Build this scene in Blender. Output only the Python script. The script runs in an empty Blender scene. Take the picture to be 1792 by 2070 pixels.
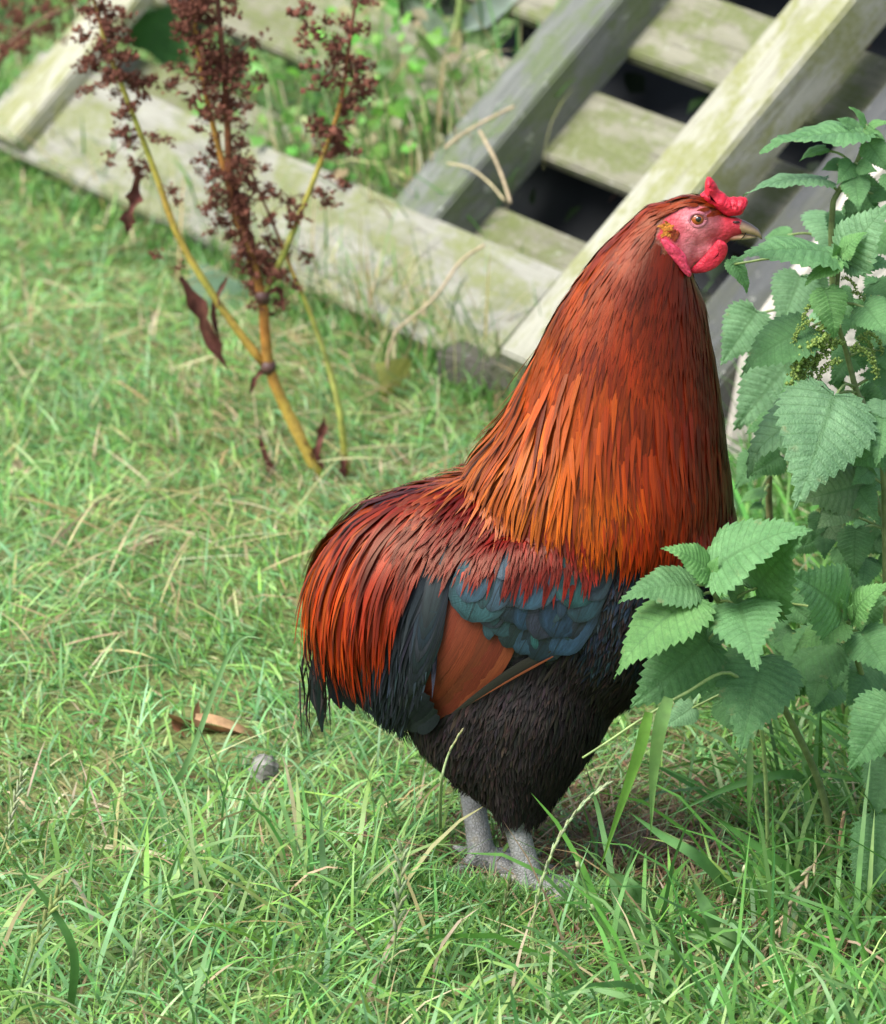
import bpy, bmesh, math, random
import numpy as np
from mathutils import Vector, Matrix
from mathutils.bvhtree import BVHTree

# ------------------------------------------------------------------ camera, sky, sun, exposure
SC = bpy.context.scene
COL = SC.collection
random.seed(7)
RNG = np.random.default_rng(11)
PITCH = math.radians(19.0)
DIST = 4.5
SPAN = 0.82                      # metres covered by the picture's height at the bird
S = SPAN / 2070.0                # metres per picture unit at the bird
ZC = 0.316                       # height of the aim point above the lawn
cam_d = bpy.data.cameras.new('camera')
cam = bpy.data.objects.new('camera', cam_d)
COL.objects.link(cam)
CAM = Vector((0, -DIST * math.cos(PITCH), ZC + DIST * math.sin(PITCH)))
FWD = Vector((0, math.cos(PITCH), -math.sin(PITCH)))
UP = Vector((0, math.sin(PITCH), math.cos(PITCH)))
RIGHT = Vector((1, 0, 0))
cam.location = CAM
cam.rotation_euler = (math.pi / 2 - PITCH, 0, 0)
cam_d.sensor_fit = 'VERTICAL'
cam_d.sensor_height = 36
cam_d.lens = 36 * DIST / SPAN
cam_d.clip_start = 0.1
cam_d.clip_end = 500
cam_d.dof.use_dof = True
cam_d.dof.focus_distance = DIST - 0.05
cam_d.dof.aperture_fstop = 11.0
SC.camera = cam

world = bpy.data.worlds.new('World')
SC.world = world
world.use_nodes = True
TO_SUN = Vector((-0.50, -0.30, 0.84)).normalized()
wn = world.node_tree.nodes
wl = world.node_tree.links
sky = wn.new('ShaderNodeTexSky')
sky.sky_type = 'NISHITA'
sky.sun_disc = False
sky.sun_elevation = math.asin(TO_SUN.z)
sky.sun_rotation = math.atan2(TO_SUN.x, TO_SUN.y)
sky.dust_density = 3.0
hs = wn.new('ShaderNodeHueSaturation')
hs.inputs['Saturation'].default_value = 0.72
wl.new(sky.outputs[0], hs.inputs['Color'])
wl.new(hs.outputs[0], wn['Background'].inputs['Color'])
wn['Background'].inputs['Strength'].default_value = 0.135
sun_d = bpy.data.lights.new('sun', 'SUN')
sun_d.energy = 2.5
sun_d.angle = math.radians(40)
sun_d.color = (1.0, 0.99, 0.975)
sun = bpy.data.objects.new('sun', sun_d)
sun.rotation_euler = TO_SUN.to_track_quat('Z', 'Y').to_euler()
COL.objects.link(sun)
SC.view_settings.view_transform = 'Standard'
SC.view_settings.look = 'None'
SC.view_settings.gamma = 1.0
SC.view_settings.use_curve_mapping = False
SC.view_settings.exposure = 0.97
SC.render.engine = 'CYCLES'
SC.cycles.use_denoising = True
SC.cycles.max_bounces = 6
SC.cycles.diffuse_bounces = 3
SC.cycles.transmission_bounces = 4
SC.cycles.transparent_max_bounces = 4

# ------------------------------------------------------------------ helpers
def lin(r, g=None, b=None):
    if g is None:
        r, g, b = r
    f = lambda c: (c / 255 / 12.92) if c / 255 <= 0.04045 else ((c / 255 + 0.055) / 1.055) ** 2.4
    return (f(r), f(g), f(b))

def ray(px, py):
    return (FWD + RIGHT * ((px - 896) * S / DIST) + UP * ((1035 - py) * S / DIST))

def at(px, py, y=0.0):
    d = ray(px, py)
    return CAM + d * ((y - CAM.y) / d.y)

def ground_at(px, py, z=0.0):
    d = ray(px, py)
    return CAM + d * ((z - CAM.z) / d.z)

def project(p):
    q = Vector(p) - CAM
    k = DIST / q.dot(FWD) / S
    return (896 + q.dot(RIGHT) * k, 1035 - q.dot(UP) * k)

def on_plane(px, py, P, N):
    d = ray(px, py)
    return CAM + d * ((P - CAM).dot(N) / d.dot(N))

def hgt(x, y):
    return 0.007 * np.sin(3.1 * x + 1.3 * y + 1.0) * np.sin(2.3 * y - 1.1 * x) + 0.004 * np.sin(11 * x + 2) * np.sin(9 * y + 1)

def wave(x, y, k=1.0, s=0.0):
    return (np.sin(k * (2.1 * x + 1.7 * y) + s) + np.sin(k * (-1.3 * x + 2.9 * y) + 2 * s + 1) + np.sin(k * (3.7 * x - 0.8 * y) + 3 * s + 2)) / 3

def raw_mesh(name, V, F, colors=None, fuv=None, smooth=True):
    me = bpy.data.meshes.new(name)
    me.from_pydata([tuple(v) for v in V], [], F)
    if colors is not None:
        a = me.color_attributes.new('Col', 'FLOAT_COLOR', 'POINT')
        a.data.foreach_set('color', np.asarray(colors, dtype=np.float32).ravel())
    if fuv is not None:
        a = me.attributes.new('fuv', 'FLOAT_VECTOR', 'POINT')
        a.data.foreach_set('vector', np.asarray(fuv, dtype=np.float32).ravel())
    if smooth:
        me.polygons.foreach_set('use_smooth', [True] * len(me.polygons))
    me.update()
    return me

def obj(name, me, mat=None, parent=None):
    o = bpy.data.objects.new(name, me)
    COL.objects.link(o)
    if mat is not None and me is not None and not me.materials:
        me.materials.append(mat)
    if parent is not None:
        o.parent = parent
        o.matrix_parent_inverse = parent.matrix_world.inverted() if False else Matrix.Translation(-Vector(parent.location))
    return o

def thing(name, label, cat, loc=(0, 0, 0), group=None):
    o = bpy.data.objects.new(name, None)
    o.empty_display_size = 0.05
    COL.objects.link(o)
    o.location = loc
    return tag(o, label, cat, group)

def tag(o, label=None, cat=None, group=None, kind=None):
    if label: o['label'] = label
    if cat: o['category'] = cat
    if group: o['group'] = group
    if kind: o['kind'] = kind
    return o

class MB:
    def __init__(self):
        self.V, self.F, self.C, self.U = [], [], [], []
    def add(self, V, F, col=(1, 1, 1, 1), uv=None):
        b = len(self.V)
        self.V += [tuple(v) for v in V]
        self.F += [tuple(i + b for i in f) for f in F]
        if len(V) and isinstance(col[0], (tuple, list, np.ndarray)):
            self.C += [tuple(c) if len(c) == 4 else (*c, 1) for c in col]
        else:
            self.C += [(*col[:3], col[3] if len(col) > 3 else 1)] * len(V)
        self.U += list(uv) if uv is not None else [(0.5, 0.5, 0)] * len(V)
    def mesh(self, name, smooth=True):
        return raw_mesh(name, self.V, self.F, self.C, self.U, smooth)

def tube(pts, radii, n=8, jitter=0.0):
    pts = [Vector(p) for p in pts]
    V, F = [], []
    prev = None
    for i, p in enumerate(pts):
        t = (pts[min(i + 1, len(pts) - 1)] - pts[max(i - 1, 0)]).normalized()
        if prev is None:
            a = t.orthogonal().normalized()
        else:
            a = (prev - t * prev.dot(t)).normalized()
        prev = a
        b = t.cross(a)
        r = radii[i] if isinstance(radii, (list, tuple)) else radii
        for k in range(n):
            th = 2 * math.pi * k / n
            rr = r * (1 + (random.uniform(-jitter, jitter) if jitter else 0))
            V.append(p + (a * math.cos(th) + b * math.sin(th)) * rr)
    for i in range(len(pts) - 1):
        for k in range(n):
            F.append((i * n + k, i * n + (k + 1) % n, (i + 1) * n + (k + 1) % n, (i + 1) * n + k))
    c0 = len(V); V.append(pts[0]); V.append(pts[-1])
    for k in range(n):
        F.append((c0, (k + 1) % n, k))
        m = (len(pts) - 1) * n
        F.append((c0 + 1, m + k, m + (k + 1) % n))
    return V, F

def spline(pts, n):
    """n points along a Catmull-Rom curve through pts (Vectors)"""
    P = [Vector(p) for p in pts]
    if len(P) == 2:
        return [P[0].lerp(P[1], i / (n - 1)) for i in range(n)]
    out = []
    m = len(P) - 1
    for i in range(n):
        f = i / (n - 1) * m
        k = min(int(f), m - 1)
        t = f - k
        p0 = P[k - 1] if k > 0 else P[0] * 2 - P[1]
        p1, p2 = P[k], P[k + 1]
        p3 = P[k + 2] if k + 2 <= m else P[m] * 2 - P[m - 1]
        out.append(0.5 * ((2 * p1) + (p2 - p0) * t + (2 * p0 - 5 * p1 + 4 * p2 - p3) * t * t + (3 * p1 - p0 - 3 * p2 + p3) * t ** 3))
    return out

def spl(vals, n):
    x = np.linspace(0, 1, len(vals))
    return list(np.interp(np.linspace(0, 1, n), x, vals))

def in_poly(x, y, poly):
    c = False
    j = len(poly) - 1
    for i in range(len(poly)):
        xi, yi = poly[i]; xj, yj = poly[j]
        if (yi > y) != (yj > y) and x < (xj - xi) * (y - yi) / (yj - yi) + xi:
            c = not c
        j = i
    return c

# ------------------------------------------------------------------ materials
class NT:
    def __init__(self, name):
        self.m = bpy.data.materials.new(name)
        self.m.use_nodes = True
        self.t = self.m.node_tree
        self.n = self.t.nodes
        self.bsdf = self.n['Principled BSDF']
        self.out = self.n['Material Output']
    def new(self, typ, **kw):
        x = self.n.new('ShaderNode' + typ)
        for k, v in kw.items():
            setattr(x, k, v)
        return x
    def link(self, a, b):
        self.t.links.new(a, b)
    def attr(self, name):
        return self.new('Attribute', attribute_name=name)
    def noise(self, vec, scale, detail=3, rough=0.6):
        x = self.new('TexNoise')
        x.inputs['Scale'].default_value = scale
        x.inputs['Detail'].default_value = detail
        x.inputs['Roughness'].default_value = rough
        if vec is not None:
            self.link(vec, x.inputs['Vector'])
        return x.outputs['Fac']
    def ramp(self, fac, stops):
        x = self.new('ValToRGB')
        e = x.color_ramp.elements
        while len(e) > len(stops):
            e.remove(e[-1])
        while len(e) < len(stops):
            e.new(0.5)
        for i, (p, c) in enumerate(stops):
            e[i].position = p
            e[i].color = (*c, 1) if len(c) == 3 else c
        self.link(fac, x.inputs[0])
        return x.outputs[0]
    def mix(self, fac, a, b, mode='MIX'):
        x = self.new('Mix', data_type='RGBA', blend_type=mode)
        for s, v in ((x.inputs[0], fac), (x.inputs[6], a), (x.inputs[7], b)):
            if isinstance(v, (int, float)):
                s.default_value = v
            elif isinstance(v, tuple):
                s.default_value = (*v, 1) if len(v) == 3 else v
            else:
                self.link(v, s)
        return x.outputs[2]
    def math(self, op, a, b=None, clamp=False):
        x = self.new('Math', operation=op, use_clamp=clamp)
        for s, v in ((x.inputs[0], a), (x.inputs[1], b)):
            if v is None: continue
            if isinstance(v, (int, float)):
                s.default_value = v
            else:
                self.link(v, s)
        return x.outputs[0]
    def mapping(self, vec, scale):
        x = self.new('Mapping')
        x.inputs['Scale'].default_value = scale
        self.link(vec, x.inputs['Vector'])
        return x.outputs[0]
    def bump(self, h, strength=0.3, dist=0.001):
        x = self.new('Bump')
        x.inputs['Strength'].default_value = strength
        x.inputs['Distance'].default_value = dist
        self.link(h, x.inputs['Height'])
        self.link(x.outputs[0], self.bsdf.inputs['Normal'])
    def set(self, **kw):
        for k, v in kw.items():
            s = self.bsdf.inputs[k.replace('_', ' ')]
            if isinstance(v, (int, float)):
                s.default_value = v
            elif isinstance(v, tuple):
                s.default_value = (*v, 1) if len(v) == 3 else v
            else:
                self.link(v, s)
    def translucent(self, color, amount):
        tr = self.new('BsdfTranslucent')
        if isinstance(color, tuple):
            tr.inputs[0].default_value = (*color, 1)
        else:
            self.link(color, tr.inputs[0])
        ms = self.new('MixShader')
        ms.inputs[0].default_value = amount
        self.link(self.bsdf.outputs[0], ms.inputs[1])
        self.link(tr.outputs[0], ms.inputs[2])
        self.link(ms.outputs[0], self.out.inputs[0])

def feather_mat(name, rough, spec, metal=0.0, barb=0.35, stripe=True, trans=0.0, edge=0.0, shaft=0.7, tint=None):
    t = NT(name)
    c = t.attr('Col')
    f = t.attr('fuv')
    sep = t.new('SeparateXYZ')
    t.link(f.outputs['Vector'], sep.inputs[0])
    u, v, r = sep.outputs
    comb = t.new('CombineXYZ')
    # barbs sweep away from the shaft towards the tip
    au = t.math('ABSOLUTE', t.math('SUBTRACT', u, 0.5))
    t.link(t.math('MULTIPLY', u, 13.0), comb.inputs[0])
    t.link(t.math('MULTIPLY', v, 2.2), comb.inputs[1])
    t.link(t.math('MULTIPLY', r, 91.0), comb.inputs[2])
    nz = t.noise(comb.outputs[0], 1.6, 3, 0.65)
    k = t.ramp(nz, [(0.3, (1 - barb,) * 3), (0.7, (1 + barb * 0.8,) * 3)])
    col = t.mix(1.0, c.outputs['Color'], k, 'MULTIPLY')
    if stripe:
        # dark shaft along the outer half, strength stored in the colour's alpha
        s = t.ramp(au, [(0.05, (1,) * 3), (0.17, (0,) * 3)])
        sv = t.ramp(v, [(0.25, (0,) * 3), (0.6, (1,) * 3)])
        m = t.math('MULTIPLY', t.math('MULTIPLY', s, sv), c.outputs['Alpha'])
        col = t.mix(m, col, (0.012, 0.006, 0.006))
    if edge:
        e = t.ramp(au, [(0.36, (0,) * 3), (0.48, (1,) * 3)])
        ev = t.ramp(v, [(0.86, (0,) * 3), (0.98, (1,) * 3)])
        m = t.math('MAXIMUM', e, ev)
        col = t.mix(t.math('MULTIPLY', m, edge), col, (0.004, 0.006, 0.008))
        sh = t.ramp(au, [(0.012, (1,) * 3), (0.03, (0,) * 3)])
        col = t.mix(t.math('MULTIPLY', sh, shaft), col, (0.004, 0.005, 0.006))
    t.set(Base_Color=col, Roughness=rough, Specular_IOR_Level=spec, Metallic=metal)
    if tint:
        t.set(Specular_Tint=tint)      # the gloss of hackles takes their colour
    b2 = t.new('CombineXYZ')
    t.link(t.math('ADD', t.math('MULTIPLY', v, 60.0), t.math('MULTIPLY', au, -25.0)), b2.inputs[0])
    t.link(t.math('MULTIPLY', r, 40.0), b2.inputs[1])
    bn = t.noise(b2.outputs[0], 1.0, 2)
    t.bump(bn, 0.25, 0.0008)
    if trans:
        t.translucent(col, trans)
    return t.m

M = {}
M['hackle'] = feather_mat('hackle_feather', 0.33, 0.5, barb=0.52, stripe=True, trans=0.06, tint=(1.0, 0.60, 0.42))
M['glossy'] = feather_mat('wing_feather', 0.38, 0.6, metal=0.22, barb=0.5, stripe=False, edge=0.55, shaft=0.6)
M['dark'] = feather_mat('slate_feather', 0.5, 0.45, metal=0.15, barb=0.35, stripe=False, edge=0.7)
M['rust'] = feather_mat('rust_feather', 0.6, 0.3, barb=0.28, stripe=False, edge=0.08, shaft=0.15)
M['fluff'] = feather_mat('dark_fluff', 0.7, 0.2, barb=0.3, stripe=False)

def skin_mat():
    t = NT('bird_skin')
    c = t.attr('Col')
    tc = t.new('TexCoord')
    n1 = t.noise(tc.outputs['Object'], 260, 3)
    n2 = t.noise(tc.outputs['Object'], 90, 3)
    col = t.mix(1.0, c.outputs['Color'], t.ramp(n2, [(0.3, (0.68, 0.5, 0.55)), (0.7, (1.2, 1.5, 1.5))]), 'MULTIPLY')
    t.set(Base_Color=col, Roughness=0.5, Specular_IOR_Level=0.45)
    t.set(Subsurface_Weight=0.12)
    t.bsdf.inputs['Subsurface Radius'].default_value = (0.004, 0.0015, 0.001)
    t.bump(n1, 0.55, 0.0025)
    return t.m
M['skin'] = skin_mat()

def scale_mat():
    t = NT('scaled_leg')
    tc = t.new('TexCoord')
    v = t.new('TexVoronoi', feature='DISTANCE_TO_EDGE')
    v.inputs['Scale'].default_value = 1
    t.link(t.mapping(tc.outputs['Object'], (330, 330, 330)), v.inputs['Vector'])
    n = t.noise(tc.outputs['Object'], 80, 3)
    base = t.ramp(n, [(0.3, (0.16, 0.155, 0.14)), (0.55, (0.29, 0.29, 0.28)), (0.75, (0.30, 0.26, 0.17))])
    col = t.mix(t.ramp(v.outputs['Distance'], [(0.0, (0.6,) * 3), (0.12, (0,) * 3)]), base, (0.17, 0.155, 0.13))
    t.set(Base_Color=col, Roughness=0.55)
    t.bump(t.ramp(v.outputs['Distance'], [(0.0, (0,) * 3), (0.2, (1,) * 3)]), 0.4, 0.002)
    return t.m
M['leg'] = scale_mat()

def simple(name, color, rough=0.5, spec=0.5, noise=None, bump=None, coat=0.0):
    t = NT(name)
    tc = t.new('TexCoord')
    if noise:
        n = t.noise(tc.outputs['Object'], noise[0], 4)
        lo = tuple(c * (1 - noise[1]) for c in color)
        hi = tuple(min(1, c * (1 + noise[1])) for c in color)
        t.set(Base_Color=t.ramp(n, [(0.3, lo), (0.7, hi)]))
    else:
        t.set(Base_Color=color)
    t.set(Roughness=rough, Specular_IOR_Level=spec, Coat_Weight=coat)
    if bump:
        t.bump(t.noise(tc.outputs['Object'], bump[0], 4), bump[1], bump[2])
    return t.m

def vcol_mat(name, rough=0.5, spec=0.4, trans=0.0, scale=150, var=0.25, bump=0.2):
    t = NT(name)
    c = t.attr('Col')
    tc = t.new('TexCoord')
    n = t.noise(tc.outputs['Object'], scale, 3)
    col = t.mix(1.0, c.outputs['Color'], t.ramp(n, [(0.3, (1 - var,) * 3), (0.7, (1 + var,) * 3)]), 'MULTIPLY')
    t.set(Base_Color=col, Roughness=rough, Specular_IOR_Level=spec)
    if bump:
        t.bump(n, bump, 0.001)
    if trans:
        t.translucent(col, trans)
    return t.m
M['eye'] = simple('iris', (0.36, 0.085, 0.015), 0.08, 0.6, noise=(400, 0.3), coat=1.0)
M['pupil'] = simple('pupil', (0.004, 0.004, 0.004), 0.05, 0.6, coat=1.0)
M['stalk'] = vcol_mat('plant_stem', 0.5, 0.4, 0.0, 120, 0.3)
M['grass'] = vcol_mat('grass_blade', 0.42, 0.45, 0.28, 60, 0.18, 0)
M['dryleaf'] = vcol_mat('dry_leaf', 0.7, 0.2, 0.15, 90, 0.4, 0.5)
M['seed'] = vcol_mat('dock_seed', 0.75, 0.2, 0.1, 200, 0.35, 0.3)
M['weedleaf'] = vcol_mat('weed_leaf', 0.45, 0.4, 0.3, 70, 0.2, 0)
M['stone'] = simple('grey_stone', (0.22, 0.21, 0.19), 0.85, 0.2, noise=(60, 0.45), bump=(120, 0.6, 0.003))

def wood(name, pale, mid, dark, green, green_amt, scale=1.0):
    t = NT(name)
    tc = t.new('TexCoord')
    o = tc.outputs['Object']
    oi = t.new('ObjectInfo')
    add = t.new('VectorMath', operation='ADD')
    mul = t.new('VectorMath', operation='SCALE')
    cx = t.new('CombineXYZ')
    for i in range(3):
        t.link(oi.outputs['Random'], cx.inputs[i])
    t.link(cx.outputs[0], mul.inputs[0]); mul.inputs['Scale'].default_value = 13.0
    t.link(o, add.inputs[0]); t.link(mul.outputs[0], add.inputs[1])
    p = add.outputs[0]
    g1 = t.noise(t.mapping(p, (6, 130, 130)), 1.6, 6, 0.75)
    g2 = t.noise(t.mapping(p, (2.2, 26, 26)), 1.0, 4)
    pat = t.noise(t.mapping(p, (9, 18, 18)), 1.6, 5, 0.7)
    spk = t.noise(p, 110, 5, 0.8)
    c = t.ramp(g2, [(0.3, mid), (0.62, pale)])
    c = t.mix(t.ramp(g1, [(0.32, (0.75,) * 3), (0.48, (0,) * 3)]), c, dark)
    gm = t.math('MULTIPLY', t.ramp(pat, [(0.44, (0,) * 3), (0.56, (1,) * 3)]), green_amt)
    gm = t.math('MULTIPLY', gm, t.ramp(spk, [(0.3, (0.35,) * 3), (0.6, (1,) * 3)]))
    c = t.mix(gm, c, green)
    c = t.mix(t.ramp(t.noise(p, 60, 4, 0.75), [(0.62, (0,) * 3), (0.74, (0.6,) * 3)]), c, (0.60, 0.61, 0.54))
    c = t.mix(t.ramp(t.noise(p, 45, 4, 0.75), [(0.64, (0,) * 3), (0.78, (0.5,) * 3)]), c, dark)
    t.set(Base_Color=c, Roughness=0.82, Specular_IOR_Level=0.25)
    t.bump(t.math('ADD', g1, t.math('MULTIPLY', spk, 0.6)), 0.7, 0.005)
    return t.m
M['wood_pale'] = wood('lichen_timber', (0.345, 0.34, 0.285), (0.255, 0.25, 0.20), (0.10, 0.092, 0.065), (0.19, 0.215, 0.065), 0.85)
M['wood_batten'] = wood('bright_lichen_timber', (0.45, 0.44, 0.35), (0.34, 0.335, 0.245), (0.13, 0.12, 0.075), (0.235, 0.25, 0.07), 0.85)
M['wood_green'] = wood('algae_timber', (0.30, 0.29, 0.215), (0.20, 0.195, 0.13), (0.075, 0.07, 0.05), (0.14, 0.17, 0.05), 0.9)
M['wood_grey'] = wood('weathered_grey_timber', (0.20, 0.21, 0.19), (0.12, 0.13, 0.11), (0.05, 0.055, 0.045), (0.12, 0.16, 0.06), 0.85)
M['wood_dark'] = wood('dark_grey_timber', (0.11, 0.115, 0.112), (0.065, 0.068, 0.068), (0.035, 0.038, 0.04), (0.09, 0.10, 0.05), 0.4)

def leaf_mat():
    t = NT('nettle_leaf')
    oi = t.new('ObjectInfo')
    f = t.attr('fuv')
    sep = t.new('SeparateXYZ')
    t.link(f.outputs['Vector'], sep.inputs[0])
    ph, fr, s = sep.outputs       # vein phase, 0 midrib .. 1 edge, 0 base .. 1 tip
    tc = t.new('TexCoord')
    add = t.new('VectorMath', operation='ADD')
    cx = t.new('CombineXYZ')
    t.link(t.math('MULTIPLY', oi.outputs['Random'], 17.0), cx.inputs[0])
    t.link(tc.outputs['Object'], add.inputs[0]); t.link(cx.outputs[0], add.inputs[1])
    p = add.outputs[0]
    n1 = t.noise(p, 3.0, 4)
    n2 = t.noise(p, 22, 4, 0.7)
    c = t.mix(1.0, oi.outputs['Color'], t.ramp(n1, [(0.3, (0.72, 0.78, 0.72)), (0.7, (1.25, 1.18, 1.2))]), 'MULTIPLY')
    c = t.mix(1.0, c, t.ramp(n2, [(0.3, (0.8,) * 3), (0.7, (1.2,) * 3)]), 'MULTIPLY')
    vein = t.math('MAXIMUM', t.ramp(ph, [(0.74, (0,) * 3), (1.0, (1,) * 3)]), t.ramp(fr, [(0.03, (1,) * 3), (0.09, (0,) * 3)]))
    c = t.mix(t.math('MULTIPLY', vein, 0.55), c, (0.07, 0.17, 0.05))
    sp = t.noise(p, 55, 2, 0.5)
    c = t.mix(t.ramp(sp, [(0.72, (0,) * 3), (0.76, (0.7,) * 3)]), c, (0.30, 0.36, 0.14))
    ed = t.math('MULTIPLY', t.ramp(t.noise(p, 5.5, 4, 0.7), [(0.60, (0,) * 3), (0.70, (1,) * 3)]), t.ramp(fr, [(0.55, (0,) * 3), (0.95, (1,) * 3)]))
    c = t.mix(t.math('MULTIPLY', ed, 0.6), c, (0.26, 0.20, 0.09))
    geo = t.new('NewGeometry')
    c = t.mix(t.math('MULTIPLY', geo.outputs['Backfacing'], 0.5), c, (0.17, 0.24, 0.13))
    t.set(Base_Color=c, Roughness=0.48, Specular_IOR_Level=0.4)
    t.bump(t.math('ADD', n2, t.noise(p, 60, 3)), 0.35, 0.03)
    t.translucent(t.mix(1.0, c, (1.1, 1.3, 0.5), 'MULTIPLY'), 0.22)
    return t.m
M['nettle'] = leaf_mat()

def ground_mat():
    t = NT('lawn_soil')
    tc = t.new('TexCoord')
    n1 = t.noise(tc.outputs['Object'], 9, 5)
    n2 = t.noise(tc.outputs['Object'], 140, 4, 0.7)
    c = t.ramp(n1, [(0.3, (0.14, 0.19, 0.05)), (0.55, (0.20, 0.22, 0.08)), (0.75, (0.24, 0.20, 0.09))])
    c = t.mix(1.0, c, t.ramp(n2, [(0.3, (0.45,) * 3), (0.7, (1.5,) * 3)]), 'MULTIPLY')
    t.set(Base_Color=c, Roughness=0.9, Specular_IOR_Level=0.15)
    t.bump(n2, 0.8, 0.01)
    return t.m
M['ground'] = ground_mat()

# ------------------------------------------------------------------ ground
def build_ground():
    xs = np.concatenate([[-120, -40, -12, -4], np.linspace(-2.2, 2.2, 90), [4, 12, 40, 120]])
    ys = np.concatenate([[-120, -40, -10, -3], np.linspace(-1.4, 5.5, 140), [9, 20, 50, 200]])
    X, Y = np.meshgrid(xs, ys)
    Z = hgt(X, Y)
    V = np.stack([X.ravel(), Y.ravel(), Z.ravel()], 1)
    nx = len(xs)
    F = [(j * nx + i, j * nx + i + 1, (j + 1) * nx + i + 1, (j + 1) * nx + i) for j in range(len(ys) - 1) for i in range(nx - 1)]
    o = obj('ground', raw_mesh('ground', V, F), M['ground'])
    tag(o, 'soil and thatch under the lawn', None, None, 'structure')
build_ground()

# ------------------------------------------------------------------ pallet: its plane is solved from its lower edge and one batten
P_R = ground_at(1010, 762)
P_L = ground_at(30, 312)
U = (P_R - P_L).normalized()
nb = ray(1130, 560).cross(ray(1595, 0)).normalized()      # plane of eye and batten edge
VV = nb.cross(U).normalized()
if VV.z < 0: VV = -VV
NN = U.cross(VV).normalized()
if NN.dot(CAM - P_R) < 0: NN = -NN

def pallet_board(name, quad, w, thick, mat, parent, umin=None, umax=None, vmin=None, vmax=None, warp=0.0):
    """quad: picture corners of the front face; w: its height above the pallet's lowest layer, along the normal"""
    O = P_L + NN * w
    uv = []
    for (a, b) in quad:
        p = on_plane(a, b, O, NN) - O
        uv.append((p.dot(U), p.dot(VV)))
    us = sorted(a for a, b in uv); vs = sorted(b for a, b in uv)
    u0, u1 = (us[0] + us[1]) / 2, (us[2] + us[3]) / 2
    v0, v1 = (vs[0] + vs[1]) / 2, (vs[2] + vs[3]) / 2
    if umin is not None: u0 = umin
    if umax is not None: u1 = umax
    if vmin is not None: v0 = vmin
    if vmax is not None: v1 = vmax
    along_u = (u1 - u0) > (v1 - v0)
    c = O + U * ((u0 + u1) / 2) + VV * ((v0 + v1) / 2) - NN * (thick / 2)
    L, Wd = ((u1 - u0), (v1 - v0)) if along_u else ((v1 - v0), (u1 - u0))
    ex, ey = (U, VV) if along_u else (VV, -U)
    bm = bmesh.new()
    bmesh.ops.create_cube(bm, size=1)
    for v in bm.verts:
        v.co = Vector((v.co.x * L, v.co.y * Wd, v.co.z * thick))
    bmesh.ops.subdivide_edges(bm, edges=[e for e in bm.edges if abs((e.verts[0].co - e.verts[1].co).x) > L * 0.9], cuts=7)
    rs = random.Random(hash(name) % 999 + int(1000 * abs(u0 + v0)))
    for v in bm.verts:
        k = v.co.x / L
        v.co.z += warp * (k * k - 0.1)
        v.co.y += rs.uniform(-1, 1) * 0.0012
        v.co.z += rs.uniform(-1, 1) * 0.0008
    bmesh.ops.bevel(bm, geom=[e for e in bm.edges if e.calc_face_angle(0) > 1.0], offset=0.003, segments=2, affect='EDGES')
    me = bpy.data.meshes.new(name)
    bm.to_mesh(me); bm.free()
    o = obj(name, me, mat)
    Mx = Matrix((ex, ey, ex.cross(ey))).transposed().to_4x4()
    Mx.translation = c
    o.parent = parent
    o.matrix_parent_inverse = Matrix.Translation(-Vector(parent.location))
    o.matrix_basis = Mx
    return (u0, u1, v0, v1)

pallet = thing('wooden_pallet', 'weathered lichen covered wooden pallet leaning back behind the rooster', 'pallet', P_R)
T = 0.022
pallet_board('board', [(175, 128), (1130, 555), (985, 748), (30, 312)], 0.055, T, M['wood_pale'], pallet, umin=-0.02)
pallet_board('batten', [(1130, 560), (1595, 0), (1724, 0), (1259, 560)], 0.11, 0.055, M['wood_batten'], pallet, vmin=-0.012, vmax=0.92)
pallet_board('batten', [(30, 309), (150, 120), (60, 120), (-60, 309)], 0.077, T, M['wood_batten'], pallet, vmin=-0.012, vmax=0.92)
pallet_board('beam', [(858, 339), (1105, 20), (1225, 20), (975, 339)], 0.053, 0.06, M['wood_grey'], pallet, vmin=0.03, vmax=0.92)
b4 = pallet_board('beam', [(1440, 620), (1736, 205), (1900, 205), (1604, 620)], 0.053, 0.06, M['wood_dark'], pallet, vmin=-0.03, vmax=0.92)
s1 = pallet_board('slat', [(1155, 160), (1391, 254), (1273, 391), (1046, 291)], 0.0, T, M['wood_green'], pallet, umin=-0.05, umax=1.52)
s0 = pallet_board('slat', [(955, 394), (1191, 490), (1100, 600), (860, 500)], 0.0, T, M['wood_green'], pallet, umin=0.02, umax=1.52)
s2 = pallet_board('slat', [(1215, 85), (1445, 179), (1560, 42), (1330, -52)], 0.0, T, M['wood_green'], pallet, umin=-0.05, umax=1.52)
gap = s2[2] - s1[3]
wd = s2[3] - s2[2]
pallet_board('slat', [(1215, 85), (1445, 179), (1560, 42), (1330, -52)], 0.0, T, M['wood_green'], pallet, umin=-0.05, umax=1.52, vmin=s2[3] + gap, vmax=s2[3] + gap + wd)

# ------------------------------------------------------------------ the rooster
HOCK = at(1046, 1652, -0.045)
FOOT_NEAR = ground_at(1076, 1826)
FOOT_FAR = ground_at(976, 1772)
rooster = thing('rooster', 'red and black rooster with long orange neck feathers standing on the grass', 'rooster', (FOOT_NEAR + FOOT_FAR) / 2)

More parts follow.
